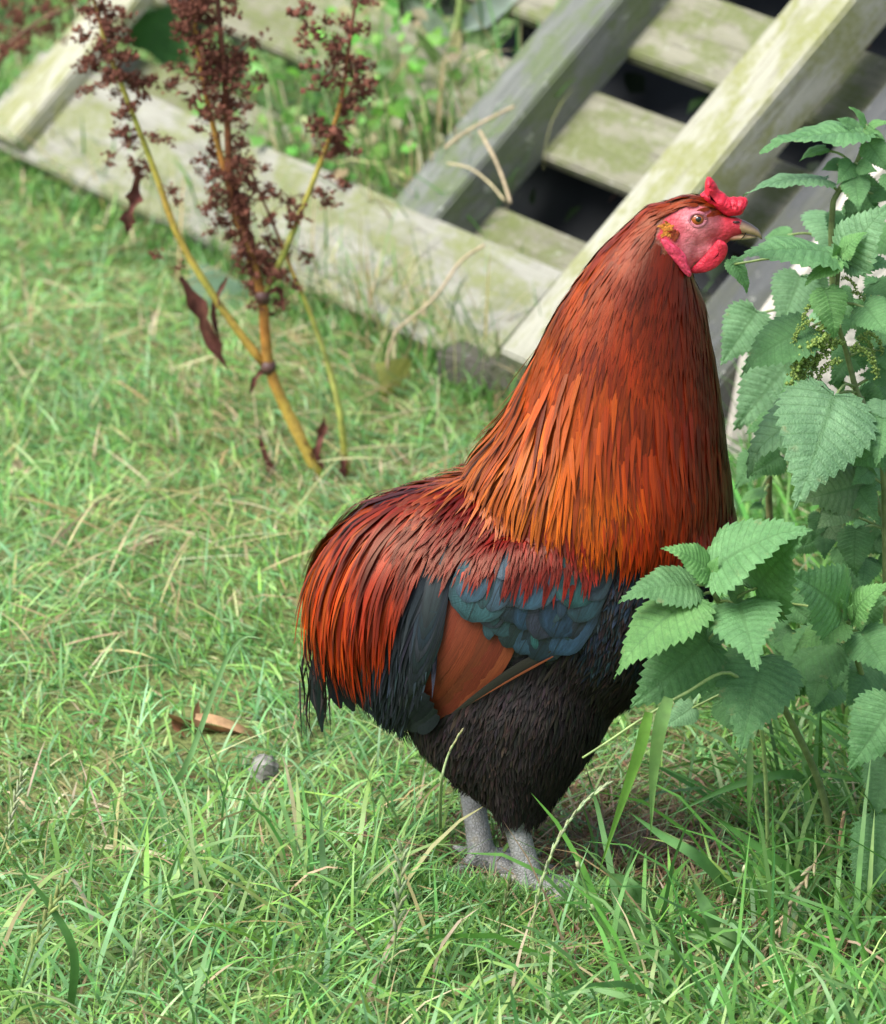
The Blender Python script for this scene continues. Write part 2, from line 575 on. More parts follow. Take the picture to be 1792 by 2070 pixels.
def loft(sections, n=28):
    V, F = [], []
    for (a, b, hw) in sections:
        A, B = at(*a), at(*b)
        c = (A + B) / 2; e = (B - A) / 2
        for k in range(n):
            th = 2 * math.pi * k / n
            V.append(c + e * math.cos(th) + Vector((0, hw * S * math.sin(th), 0)))
    m = len(sections)
    for i in range(m - 1):
        for k in range(n):
            F.append((i * n + k, i * n + (k + 1) % n, (i + 1) * n + (k + 1) % n, (i + 1) * n + k))
    F.append(tuple(range(n))[::-1])
    F.append(tuple((m - 1) * n + k for k in range(n)))
    return V, F

def ellipsoid(c, r, axes=None, nu=20, nv=14):
    V, F = [], []
    ax = axes or (Vector((1, 0, 0)), Vector((0, 1, 0)), Vector((0, 0, 1)))
    for j in range(nv + 1):
        ph = math.pi * (j + 0.001 * (j == 0) - 0.001 * (j == nv)) / nv
        for i in range(nu):
            th = 2 * math.pi * i / nu
            V.append(c + ax[0] * (r[0] * math.sin(ph) * math.cos(th)) + ax[1] * (r[1] * math.sin(ph) * math.sin(th)) + ax[2] * (r[2] * math.cos(ph)))
    for j in range(nv):
        for i in range(nu):
            F.append((j * nu + i, (j + 1) * nu + i, (j + 1) * nu + (i + 1) % nu, j * nu + (i + 1) % nu))
    F.append(tuple(range(nu))); F.append(tuple(nv * nu + k for k in range(nu))[::-1])
    return V, F

def remeshed(name, mb, voxel, smooth_it=6, factor=0.5):
    me = raw_mesh(name + '_raw', mb.V, mb.F)
    bm = bmesh.new(); bm.from_mesh(me)
    bmesh.ops.recalc_face_normals(bm, faces=bm.faces)
    bm.to_mesh(me); bm.free()
    o = bpy.data.objects.new(name + '_raw', me)
    COL.objects.link(o)
    r = o.modifiers.new('r', 'REMESH'); r.mode = 'VOXEL'; r.voxel_size = voxel
    s = o.modifiers.new('s', 'SMOOTH'); s.iterations = smooth_it; s.factor = factor
    dg = bpy.context.evaluated_depsgraph_get()
    out = bpy.data.meshes.new_from_object(o.evaluated_get(dg), depsgraph=dg)
    out.name = name
    bpy.data.objects.remove(o)
    bpy.data.meshes.remove(me)
    out.polygons.foreach_set('use_smooth', [True] * len(out.polygons))
    return out

FACE = [(1330, 478), (1337, 456), (1352, 434), (1376, 421), (1400, 415), (1424, 419), (1448, 434), (1478, 441), (1506, 441), (1506, 480), (1472, 492), (1462, 530), (1405, 556), (1388, 540), (1345, 500)]

def build_body():
    mb = MB()
    neck = [((1388, 400), (1402, 545), 42), ((1310, 420), (1398, 560), 60), ((1212, 512), (1422, 620), 92), ((1124, 640), (1444, 740), 128),
            ((1056, 780), (1462, 860), 160), ((1006, 880), (1472, 980), 188), ((958, 945), (1470, 1095), 200), ((950, 1040), (1445, 1180), 192)]
    body = [((1476, 1030), (1470, 1120), 70), ((1400, 965), (1392, 1270), 165), ((1260, 940), (1262, 1420), 205), ((1100, 952), (1110, 1462), 215),
            ((950, 970), (960, 1480), 205), ((835, 1000), (845, 1450), 178), ((740, 1040), (750, 1395), 135), ((668, 1110), (672, 1330), 85), ((635, 1180), (640, 1270), 40)]
    mb.add(*loft(neck)); mb.add(*loft(body))
    ey = lambda px, py, y, rx, ry, rz: mb.add(*ellipsoid(at(px, py, y), (rx * S, ry * S, rz * S)))
    ey(1398, 452, 0, 66, 44, 55)                    # skull
    ey(1450, 462, 0, 42, 27, 32)                    # face in front of the eye
    ey(1415, 500, 0, 50, 34, 34)                    # jaw
    ey(1474, 458, 0, 36, 20, 22)                    # flesh at the root of the beak
    for sy in (-1, 1):
        ey(1085, 1230, sy * 0.066, 190, 46, 135)    # folded wing
    # the feathered mass of belly and thighs, narrowing to the near hock
    mass = [((845, 1300), (1290, 1300), 200, 0), ((822, 1375), (1268, 1375), 195, 0), ((818, 1440), (1232, 1440), 170, -.004), ((850, 1500), (1198, 1505), 138, -.010), ((905, 1550), (1160, 1555), 105, -.018), ((965, 1600), (1126, 1602), 68, -.028), ((1015, 1635), (1100, 1640), 40, -.036), ((1028, 1662), (1078, 1666), 27, -.04)]
    mV, mF = [], []
    for (a, b, hw, yo) in mass:
        A, B = at(*a, yo), at(*b, yo); c = (A + B) / 2; e = (B - A) / 2
        for k in range(28):
            th = 2 * math.pi * k / 28
            mV.append(c + e * math.cos(th) + Vector((0, hw * S * math.sin(th), 0)))
    for i in range(len(mass) - 1):
        for k in range(28):
            mF.append((i * 28 + k, i * 28 + (k + 1) % 28, (i + 1) * 28 + (k + 1) % 28, (i + 1) * 28 + k))
    mF.append(tuple(range(28))[::-1]); mF.append(tuple((len(mass) - 1) * 28 + k for k in range(28)))
    mb.add(mV, mF)
    # thighs and shanks
    for (hock, foot, sy, top) in ((at(1040, 1652, -0.040), FOOT_NEAR, -1, at(1085, 1330, -0.02)), (at(952, 1588, 0.040), FOOT_FAR, 1, at(1000, 1380, 0.05))):
        th = [top, top.lerp(hock, 0.35), top.lerp(hock, 0.6), top.lerp(hock, 0.82), hock]
        rr = [0.060, 0.060, 0.046, 0.027, 0.0125] if sy < 0 else [0.06, 0.05, 0.035, 0.022, 0.0115]
        mb.add(*tube(th, rr, 20))
        ank = foot + Vector((0, 0, 0.014))
        mb.add(*tube([hock + Vector((0, 0, 0.02)), hock, hock.lerp(ank, 0.5), ank], [0.0100, 0.0104, 0.0104, 0.0120], 14))
        for ang, ln in ((0, 0.062), (0.62, 0.055), (-0.62, 0.055), (math.pi + 0.3 * sy, 0.026)):
            d = Vector((math.cos(ang), math.sin(ang), 0))
            mb.add(*tube([ank, ank + d * ln * 0.35 + Vector((0, 0, 0.000)), ank + d * ln * 0.75 - Vector((0, 0, 0.006)), ank + d * ln - Vector((0, 0, 0.009))], [0.0088, 0.0074, 0.0060, 0.0040], 10))
            mb.add(*tube([ank + d * ln * 0.95 - Vector((0, 0, 0.008)), ank + d * (ln + 0.008) - Vector((0, 0, 0.010)), ank + d * (ln + 0.016) - Vector((0, 0, 0.014))], [0.0042, 0.003, 0.0012], 8))
    me = remeshed('rooster_body', mb, 0.0024, 5, 0.5)
    bm = bmesh.new(); bm.from_mesh(me)      # melt the creases between trunk, neck and wings; head and legs keep their form
    vs = [v for v in bm.verts if v.co.z > HOCK.z + 0.05 and project(Vector((v.co.x, -abs(v.co.y), v.co.z)))[1] > 640]
    for _ in range(28):
        bmesh.ops.smooth_vert(bm, verts=vs, factor=0.5, use_axis_x=True, use_axis_y=True, use_axis_z=True)
    bm.to_mesh(me); bm.free()
    n = len(me.vertices)
    cols = np.zeros((n, 4), dtype=np.float32)
    red = lin(190, 46, 58); redd = lin(214, 118, 122)
    zh = HOCK.z + 0.012
    for i, v in enumerate(me.vertices):
        p = v.co
        q = Vector((p.x, -abs(p.y), p.z))
        a, b = project(q)
        if p.z < zh and a < 1250:
            c = (0.36, 0.35, 0.33)
        elif in_poly(a, b, FACE):
            e = math.hypot(a - 1410, b - 448)
            k = max(0, min(1, 1.5 - e / 38))
            k = max(k, max(0, min(1, 1.3 - math.hypot((a - 1405) * .8, b - 500) / 40)))
            c = tuple(red[j] * (1 - k) + redd[j] * k for j in range(3))
        elif b < 1100:
            c = (0.17, 0.038, 0.012)
        else:
            c = (0.012, 0.010, 0.010)
        cols[i] = (*c, 1)
    at_ = me.color_attributes.new('Col', 'FLOAT_COLOR', 'POINT')
    at_.data.foreach_set('color', cols.ravel())
    me.materials.append(M['skin'])
    me.materials.append(M['leg'])
    for poly in me.polygons:
        c = poly.center
        if c.z < zh - 0.004 and project(c)[0] < 1250:
            poly.material_index = 1
    return me
body_me = build_body()
body = obj('body', body_me, None, rooster)
BVH = BVHTree.FromPolygons([tuple(v.co) for v in body_me.vertices], [tuple(p.vertices) for p in body_me.polygons])

def skin_at(px, py):
    d = ray(px, py).normalized()
    return BVH.ray_cast(CAM, d)[:2]

# -- flow of the plumage, combed by hand over the flank (picture directions)
FLOW = [(1400, 392, -1, .12), (1345, 408, -.9, .45), (1290, 440, -.75, .65), (1340, 520, -.25, 1), (1400, 580, .02, 1), (1440, 680, .12, 1), (1465, 850, .06, 1), (1475, 1000, -.02, 1),
        (1210, 520, -.62, .8), (1140, 640, -.5, .87), (1080, 780, -.42, .9), (1020, 890, -.6, .8), (1280, 650, -.18, 1), (1250, 800, -.1, 1), (1200, 950, .02, 1), (1130, 900, -.12, 1),
        (1080, 940, -.32, .95), (985, 935, -.72, .7), (1030, 965, -.5, .87), (1350, 800, .05, 1), (1400, 950, .16, 1), (1300, 1000, .14, 1), (950, 940, -.9, .42), (850, 985, -.92, .38), (740, 1030, -.8, .6), (660, 1110, -.5, .87),
        (615, 1220, -.08, 1), (640, 1300, .06, 1), (820, 1080, -.68, .72), (740, 1150, -.5, .87), (760, 1250, -.22, .97), (860, 1150, -.4, .92), (700, 1300, .03, 1), (840, 1300, -.3, .95),
        (960, 1020, -.4, .9), (1050, 1050, -.18, 1), (1200, 1090, .02, 1), (1000, 1250, -.3, .95), (1200, 1250, -.25, .97), (1000, 1450, -.45, .9), (1100, 1500, -.25, 1), (1200, 1400, -.5, .85),
        (1350, 1250, -.5, .85), (1050, 1600, -.05, 1), (900, 1500, -.45, .9), (1470, 1100, -.2, 1), (1400, 1200, -.4, .9), (830, 1430, -.5, .85)]
FLOW = np.array(FLOW, dtype=float)
FLOW[:, 2:] /= np.linalg.norm(FLOW[:, 2:], axis=1)[:, None]
def idw(tab, a, b, p=3.0):
    d = (tab[:, 0] - a) ** 2 + (tab[:, 1] - b) ** 2 + 60
    w = d ** (-p / 2)
    return (w[:, None] * tab[:, 2:]).sum(0) / w.sum()

def table(rows):
    sat = lambda c: [0.58 * c[0], 0.47 * c[1], 0.18 * c[2]]
    return np.array([(a, b, *sat(lin(*c))) for a, b, c in rows])
C_HACK = table([(1390, 390, (165, 66, 22)), (1330, 410, (142, 52, 20)), (1250, 480, (146, 48, 20)), (1300, 560, (122, 32, 20)), (1390, 600, (116, 27, 18)), (1440, 700, (108, 22, 18)), (1460, 850, (86, 13, 13)),
                (1470, 1000, (76, 12, 13)), (1200, 560, (175, 76, 22)), (1120, 680, (172, 82, 28)), (1060, 830, (166, 72, 26)), (1000, 900, (165, 80, 40)), (1250, 720, (150, 46, 16)), (1200, 800, (182, 80, 18)),
                (1130, 850, (182, 76, 18)), (1150, 960, (222, 108, 18)), (1210, 1030, (222, 110, 20)), (1090, 1000, (190, 100, 50)), (1300, 900, (166, 55, 12)), (1380, 850, (132, 30, 11)),
                (1350, 1000, (166, 52, 10)), (1420, 1050, (122, 22, 10)), (1280, 1080, (172, 50, 10)), (1020, 960, (170, 90, 60))])
C_SAD = table([(930, 945, (170, 95, 70)), (850, 980, (165, 74, 50)), (750, 1020, (150, 52, 26)), (680, 1080, (172, 62, 18)), (620, 1200, (172, 54, 14)), (700, 1150, (205, 88, 18)), (780, 1080, (192, 80, 22)),
               (850, 1060, (135, 30, 20)), (800, 1150, (160, 38, 14)), (700, 1250, (178, 52, 13)), (640, 1300, (165, 34, 13)), (880, 1100, (110, 24, 24))])
C_SHO = table([(960, 1020, (118, 12, 20)), (1050, 1060, (122, 12, 14)), (1200, 1110, (132, 22, 11)), (1420, 1050, (84, 14, 12)), (900, 1080, (104, 12, 20))])

# -- one feather: a strip marched over the skin, three points across
PROFILE = {
    'lance': [0.45, 0.85, 1.0, 0.95, 0.85, 0.7, 0.5, 0.22, 0.02],
    'strand': [0.04, 0.35, 0.75, 1.0, 0.95, 0.8, 0.6, 0.3, 0.02],
    'round': [0.5, 0.8, 0.95, 1.0, 1.0, 0.98, 0.9, 0.68, 0.15],
    'fluff': [0.6, 0.9, 1.0, 1.0, 0.95, 0.85, 0.65, 0.4, 0.08],
}
def feather(mb, pts, nors, width, profile, col, alpha, rnd, camber=0.18, mirror=False):
    n = len(pts)
    prof = np.interp(np.linspace(0, 1, n), np.linspace(0, 1, 9), PROFILE[profile])
    V, F, UVs = [], [], []
    for i in range(n):
        t = (pts[min(i + 1, n - 1)] - pts[max(i - 1, 0)]).normalized()
        s = t.cross(nors[i])
        if s.length < 1e-6: s = t.orthogonal()
        s.normalize()
        h = width * prof[i] / 2
        up = s.cross(t)
        for k in (-1, 0, 1):
            q = pts[i] + s * (h * k) + up * (camber * h if k == 0 else 0)
            V.append(q)
            UVs.append(((k + 1) / 2, i / (n - 1), rnd))
    if mirror:
        V = [Vector((v.x, -v.y, v.z)) for v in V]
    for i in range(n - 1):
        for k in range(2):
            a = i * 3 + k
            F.append((a, a + 1, a + 4, a + 3))
    mb.add(V, F, (*col, alpha), UVs)

def flow3(p, n):
    """plumage direction at a point of the skin"""
    far = p.y > 0
    q = Vector((p.x, -abs(p.y), p.z))
    a, b = project(q)
    d = idw(FLOW, a, b)
    v = RIGHT * d[0] - UP * d[1]
    if far: v = Vector((v.x, -v.y, v.z))
    v = v - n * v.dot(n)
    if v.length < 1e-4:
        v = Vector((0, 0, -1)) - n * (-n.z)
    return v.normalized()

def march(p, n, L, steps, lift0, lift1, wob=0.0, gravity=0.0, dirmix=None, stick_to=1.0):
    pts, nors = [p + n * lift0], [n.copy()]
    cur = p.copy(); prev = None
    off = random.gauss(0, wob)
    for i in range(1, steps):
        f = i / (steps - 1)
        t = flow3(cur, n)
        if off:
            t = (Matrix.Rotation(off, 3, n) @ t)
        if prev is not None:
            t = (prev * 0.45 + t * 0.55)
        t = (t + Vector((0, 0, -gravity * f))).normalized()
        prev = t
        nxt = cur + t * (L / (steps - 1))
        loc, nn, _, dist = BVH.find_nearest(nxt)
        if dist < 0.006 and f <= stick_to:
            cur = loc
            n = nn
        else:
            cur = nxt
            n = (n * 0.8 + nn * 0.2).normalized()
        pts.append(cur + n * (lift0 + (lift1 - lift0) * f))
        nors.append(n.copy())
    return pts, nors

P_HACK = [(1325, 380), (1388, 360), (1435, 370), (1490, 420), (1490, 500), (1465, 540), (1490, 680), (1520, 800), (1530, 930), (1440, 1000), (1300, 1010), (1150, 985), (1050, 965), (985, 960), (935, 945), (945, 900), (1010, 770), (1085, 630), (1170, 495)]
P_SAD = [(1010, 890), (920, 920), (850, 950), (740, 990), (650, 1070), (615, 1140), (640, 1200), (700, 1215), (795, 1190), (870, 1125), (905, 1060), (950, 985)]
P_SHO = [(930, 950), (1010, 920), (1060, 960), (1150, 1010), (1250, 1020), (1470, 985), (1475, 1060), (1300, 1100), (1150, 1100), (1050, 1100), (960, 1095), (905, 1075), (890, 1040)]
P_TAIL = [(600, 1180), (700, 1170), (850, 1110), (900, 1090), (905, 1200), (860, 1300), (830, 1400), (760, 1380), (690, 1350), (610, 1290)]
P_WING = [(880, 1110), (1240, 1090), (1235, 1180), (1130, 1330), (1080, 1330), (930, 1425), (850, 1450), (840, 1400), (880, 1200)]

def sample_skin(n):
    me = body_me
    me.calc_loop_triangles()
    tri = np.array([t.vertices for t in me.loop_triangles])
    co = np.array([v.co for v in me.vertices])
    A, B, C = co[tri[:, 0]], co[tri[:, 1]], co[tri[:, 2]]
    nr = np.cross(B - A, C - A)
    ar = np.linalg.norm(nr, axis=1)
    pick = RNG.choice(len(tri), size=n, p=ar / ar.sum())
    r1, r2 = np.sqrt(RNG.random(n)), RNG.random(n)
    P = A[pick] * (1 - r1)[:, None] + B[pick] * (r1 * (1 - r2))[:, None] + C[pick] * (r1 * r2)[:, None]
    N = nr[pick] / ar[pick][:, None]
    return P, N

def jitter_col(c, s=0.22, hue=0.1):
    k = math.exp(random.gauss(0, s))
    return tuple(max(0.001, x * k * (1 + random.gauss(0, hue))) for x in c)

def plumage():
    hack, sad, sho, tail, fluff = MB(), MB(), MB(), MB(), MB()
    P, N = sample_skin(34000)
    zl = HOCK.z + 0.006
    for p, n in zip(P, N):
        p, n = Vector(p), Vector(n)
        q = Vector((p.x, -abs(p.y), p.z))
        a, b = project(q)
        if p.z < zl and a < 1250: continue
        rnd = random.random()
        if in_poly(a, b, FACE): continue
        if in_poly(a, b, P_HACK):
            if random.random() > 0.56: continue
            k = min(1, max(0, (b - 395) / 350))
            L = (45 + 130 * k) * S * random.uniform(0.8, 1.15)
            if b < 470: L *= 0.62 if a > 1400 else 0.8
            if b > 800: L *= 1.05
            W = (8.5 + 11 * k) * S * random.uniform(0.8, 1.25)
            hem0 = max(0, min(1, (b - 700) / 150))
            c = jitter_col(idw(C_HACK, a + random.gauss(0, 20), b + L / S * 0.6 + random.gauss(0, 22)), 0.10 + 0.08 * hem0, 0.04)
            c = tuple(x * math.exp(0.30 * math.sin(a / 17.0 + 2.5 * math.sin(b / 70)) * math.sin(a / 41.0 + 1.3) + 0.1 * math.sin(a / 7.3)) for x in c)
            if random.random() < 0.07: c = tuple(x * y for x, y in zip(c, (0.55, 0.4, 0.45)))
            hem = max(0, min(1, (b - 760) / 120)) * max(0, min(1, (1330 - a) / 80))
            pts, nors = march(p, n, L, 8, 0.0012, (0.0045 + 0.006 * max(0, min(1, (b - 820) / 150))) if k > 0.3 else 0.003, 0.05 + 0.05 * hem, 0.12, stick_to=0.8)
            feather(hack, pts, nors, W, 'lance', c, 0.10 + 0.85 * hem * random.random(), rnd, camber=0.03)
        elif in_poly(a, b, P_SAD):
            if random.random() > 0.55: continue
            L = random.uniform(130, 250) * S * (0.75 if a > 830 else 1)
            W = random.uniform(11, 18) * S
            c = jitter_col(idw(C_SAD, a - 30 + random.gauss(0, 20), b + 60 + random.gauss(0, 20)), 0.26, 0.06)
            if random.random() < 0.15: c = tuple(x * y for x, y in zip(c, (0.45, 0.25, 0.5)))
            pts, nors = march(p, n, L, 9, 0.002, 0.011, 0.07, 0.35, stick_to=0.75)
            feather(sad, pts, nors, W, 'lance', c, 0.3 * random.random(), rnd, camber=0.06)
        elif in_poly(a, b, P_SHO):
            if random.random() > 0.7: continue
            L = random.uniform(95, 150) * S
            W = random.uniform(15, 22) * S
            c = jitter_col(idw(C_SHO, a, b), 0.28, 0.08)
            pts, nors = march(p, n, L * (0.55 if a > 1210 else 0.88), 7, 0.0012, 0.0045 if a > 1200 else 0.0115, 0.10, 0.1)
            feather(sho, pts, nors, W, 'lance', c, 0.15, rnd, camber=0.08)
        elif in_poly(a, b, P_TAIL):
            if random.random() > 0.42: continue
            L = random.uniform(150, 240) * S
            W = random.uniform(14, 24) * S
            c = jitter_col((0.009, 0.012, 0.014) if random.random() < 0.6 else (0.020, 0.025, 0.032), 0.3, 0.1)
            pts, nors = march(p, n, L, 8, 0.001, 0.007, 0.12, 0.3, stick_to=0.7)
            feather(tail, pts, nors, W, 'lance', c, 0, rnd, camber=0.1)
        else:
            if in_poly(a, b, P_WING): continue
            L = random.uniform(34, 64) * S
            W = random.uniform(5, 11) * S
            br = (0.015, 0.011, 0.010)
            if random.random() < 0.16: br = (0.026, 0.017, 0.014)
            if a > 1180 and b < 1340 and random.random() < 0.5: br = (0.014, 0.022, 0.030)  # blue sheen of the breast put into the colour of half the fluff
            c = jitter_col(br, 0.35, 0.12)
            pts, nors = march(p, n, L, 5, 0.0008, 0.0055, 0.22, 0.1, stick_to=0.8)
            feather(fluff, pts, nors, W, 'fluff', c, 0, rnd, camber=0.25)
    # long loose strands laid over the cape and the saddle
    P2 = [(950, 900), (990, 840), (1070, 690), (1250, 660), (1400, 720), (1455, 860), (1380, 950), (1240, 960), (1120, 950), (1040, 925)]
    P3 = [(930, 925), (850, 955), (740, 995), (655, 1075), (640, 1130), (700, 1150), (800, 1110), (870, 1060), (910, 1000)]
    P, N = sample_skin(22000)
    for p, n in zip(P, N):
        p, n = Vector(p), Vector(n)
        a, b = project(Vector((p.x, -abs(p.y), p.z)))
        if in_poly(a, b, P2) and random.random() < (0.34 if a < 1160 and b > 830 else 0.17) * max(0.15, min(1, (b - 640) / 160)):
            L = random.uniform(150, 235) * S
            W = random.uniform(9, 14) * S
            c = jitter_col(idw(C_HACK, a + random.gauss(0, 15), b + 110 + random.gauss(0, 25)), 0.11 + 0.12 * max(0, min(1, (1230 - a) / 120)), 0.04)
            left = max(0, min(1, (1230 - a) / 120))
            if random.random() < 0.28 + 0.25 * left: c = tuple(min(.8, x * y) for x, y in zip(c, (1.4, 1.6, 1.6)))  # glossy highlights put into the colour of some strands, most at the left
            if random.random() < 0.07: c = tuple(x * y for x, y in zip(c, (0.5, 0.35, 0.4)))
            pts, nors = march(p, n, L, 11, 0.0005, 0.0080 + 0.0065 * left, 0.04 + 0.08 * left, 0.15, stick_to=0.8)
            feather(hack, pts, nors, W, 'strand', c, (0.15 + 0.7 * left) * random.random(), random.random(), camber=0.05)
        elif in_poly(a, b, P3) and random.random() < 0.40:
            L = random.uniform(200, 330) * S
            W = random.uniform(10, 16) * S
            c = jitter_col(idw(C_SAD, a - 40 + random.gauss(0, 25), b + 110 + random.gauss(0, 25)), 0.3, 0.07)
            if random.random() < 0.2: c = tuple(x * y for x, y in zip(c, (0.4, 0.25, 0.5)))
            pts, nors = march(p, n, L, 11, 0.002, 0.017, 0.07, 0.40, stick_to=0.7)
            feather(sad, pts, nors, W, 'strand', c, 0.2 * random.random(), random.random(), camber=0.06)
    for name, mb, m in (('body_fluff', fluff, 'fluff'), ('tail_coverts', tail, 'fluff'), ('saddle_plumage', sad, 'hackle'), ('shoulder_plumage', sho, 'hackle'), ('neck_plumage', hack, 'hackle')):
        o = obj(name, mb.mesh(name), M[m], rooster)
        o['kind'] = 'stuff'
plumage()

# -- wings, feather by feather
def laid(px_pts, lift0, lift1, steps=9):
    """a feather's spine laid on the near flank along a picture path"""
    path = spline([Vector((a, b, 0)) for a, b in px_pts], steps)
    pts, nors = [], []
    last = None
    for i, q in enumerate(path):
        loc, nn = skin_at(q.x, q.y)
        f = i / (steps - 1)
        if loc is None or (last is not None and (loc - last).length > 0.06):
            loc = at(q.x, q.y, last.y if last is not None else -0.07); nn = nors[-1] if nors else Vector((0, -1, 0))
        last = loc
        lf = lift0 + (lift1 - lift0) * f
        d = (CAM - loc).normalized()
        pts.append(loc + (nn * 0.5 + d * 0.5).normalized() * lf)
        nors.append((nn + Vector((0, -0.4, 0.1))).normalized())
    for k in range(2):          # smooth out the skin's bumps
        pts = [pts[0]] + [(pts[i - 1] + pts[i] * 2 + pts[i + 1]) / 4 for i in range(1, steps - 1)] + [pts[-1]]
    return pts, nors

TEAL, BLUE, SLATE, VIOLET = (0.017, 0.056, 0.066), (0.020, 0.048, 0.078), (0.011, 0.024, 0.032), (0.018, 0.022, 0.040)
RUST = lin(104, 46, 24)
def wing(mirror):
    w = bpy.data.objects.new('wing', None)
    COL.objects.link(w)
    w.parent = rooster
    def one(name, path, width, prof, col, mat, l0, l1, camber=0.16):
        pts, nors = laid(path, l0, l1)
        if mat == 'glossy':      # each covert lies at its own slight roll
            ax = (pts[-1] - pts[0]).normalized()
            rot = Matrix.Rotation(random.gauss(0, 0.10), 3, ax)
            nors = [rot @ v for v in nors]
        mb = MB()
        feather(mb, pts, nors, width * S, prof, jitter_col(col, 0.22 if mat == 'glossy' else 0.1, 0.08), 0, random.random(), camber, mirror)
        me = mb.mesh(name)
        me.materials.append(M[mat])
        o = bpy.data.objects.new(name, me)
        COL.objects.link(o)
        o.parent = w
        o.matrix_parent_inverse = Matrix.Translation(-rooster.location)
    # dark tail-side feathers behind the wing
    for k in range(9):
        x0, y0 = 915 - k * 3, 1080 + k * 22
        one('tail_covert', [(x0, y0), (x0 - 26 - k, y0 + 80), (x0 - 52 - 2 * k, y0 + 185)], 42, 'round', random.choice([SLATE, (0.014, 0.020, 0.025), (0.022, 0.028, 0.038)]), 'dark', 0.006, 0.010 + 0.0003 * k, 0.08)
    # primaries: the pale edged line under the wing
    one('primary_feather', [(1115, 1312), (1040, 1352), (965, 1405), (915, 1440)], 24, 'lance', lin(44, 38, 28), 'rust', 0.006, 0.007)
    one('primary_feather', [(1118, 1322), (1040, 1364), (955, 1416)], 5, 'lance', lin(120, 72, 36), 'rust', 0.008, 0.0095)
    # rust bay of secondaries
    for k, (x0, y0, x1, y1, wd) in enumerate([(1042, 1282, 930, 1428, 34), (1024, 1262, 890, 1450, 40), (1003, 1250, 862, 1462, 40), (980, 1238, 846, 1442, 38), (955, 1228, 842, 1408, 36), (932, 1220, 846, 1370, 34), (910, 1214, 852, 1330, 30)]):
        one('secondary_feather', [(x0, y0), (x0 * .5 + x1 * .5 + 10, y0 * .5 + y1 * .5 + 4), (x1, y1)], wd, 'round', RUST, 'rust', 0.002, 0.0032 + 0.0003 * k, 0.06)
    for k in range(4):
        one('tail_covert', [(868 + 8 * k, 1392 + 14 * k), (845 + 10 * k, 1422 + 12 * k), (818 + 14 * k, 1462 + 4 * k)], 30, 'round', (0.012, 0.015, 0.017), 'fluff', 0.012, 0.013)
    # covert rows, lowest first
    rows = [
        [(1150, 1235, 1078, 1325, 56, SLATE), (1110, 1235, 1045, 1318, 46, BLUE), (1075, 1228, 1022, 1304, 42, SLATE), (1048, 1222, 1000, 1284, 38, TEAL), (1020, 1212, 978, 1264, 34, SLATE), (1190, 1215, 1112, 1322, 66, BLUE), (1215, 1195, 1155, 1290, 52, VIOLET)],
        [(1140, 1185, 1085, 1282, 58, VIOLET), (1178, 1175, 1118, 1280, 60, BLUE), (1100, 1185, 1050, 1270, 44, BLUE), (1068, 1180, 1020, 1256, 42, SLATE), (1040, 1175, 998, 1242, 36, TEAL), (1210, 1160, 1165, 1248, 50, TEAL), (1225, 1140, 1195, 1215, 44, SLATE)],
        [(1010, 1128, 950, 1246, 72, TEAL), (1040, 1135, 990, 1232, 46, BLUE), (1066, 1140, 1030, 1222, 42, SLATE), (1110, 1118, 1052, 1228, 66, TEAL), (1130, 1120, 1084, 1226, 34, TEAL), (1160, 1128, 1120, 1215, 46, BLUE), (1195, 1122, 1150, 1220, 58, TEAL), (1222, 1118, 1196, 1190, 44, SLATE)],
        [(1028, 1118, 1018, 1172, 24, TEAL), (985, 1130, 945, 1214, 40, TEAL)],
    ]
    for r in range(3):       # narrow feathers lying between the broad ones
        for k in range(4):
            x0 = random.uniform(965, 1215) - 12 * r; y0 = random.uniform(1125, 1150) + 42 * (2 - r)
            ln = random.uniform(70, 105)
            if y0 + ln > 1330 - 0.35 * max(0, x0 - 1080) - 0.6 * max(0, 1010 - x0): continue
            rows[r].insert(random.randint(0, len(rows[r])), (x0, y0, x0 - random.uniform(18, 45), y0 + ln, random.uniform(15, 24), random.choice([TEAL, TEAL, BLUE, SLATE])))
    for r, row in enumerate(rows):
        for (x0, y0, x1, y1, wd, c) in row:
            one('covert_feather', [(x0 + 8, y0 - 22), (x0 * .45 + x1 * .55 - 4, y0 * .45 + y1 * .55), (x1 + random.uniform(-5, 5), y1 + random.uniform(-7, 7))], wd * random.uniform(1.2, 1.75), 'round', c, 'glossy', 0.003 + 0.0008 * r, 0.0065 + 0.0012 * r, 0.05)
wing(False)
wing(True)

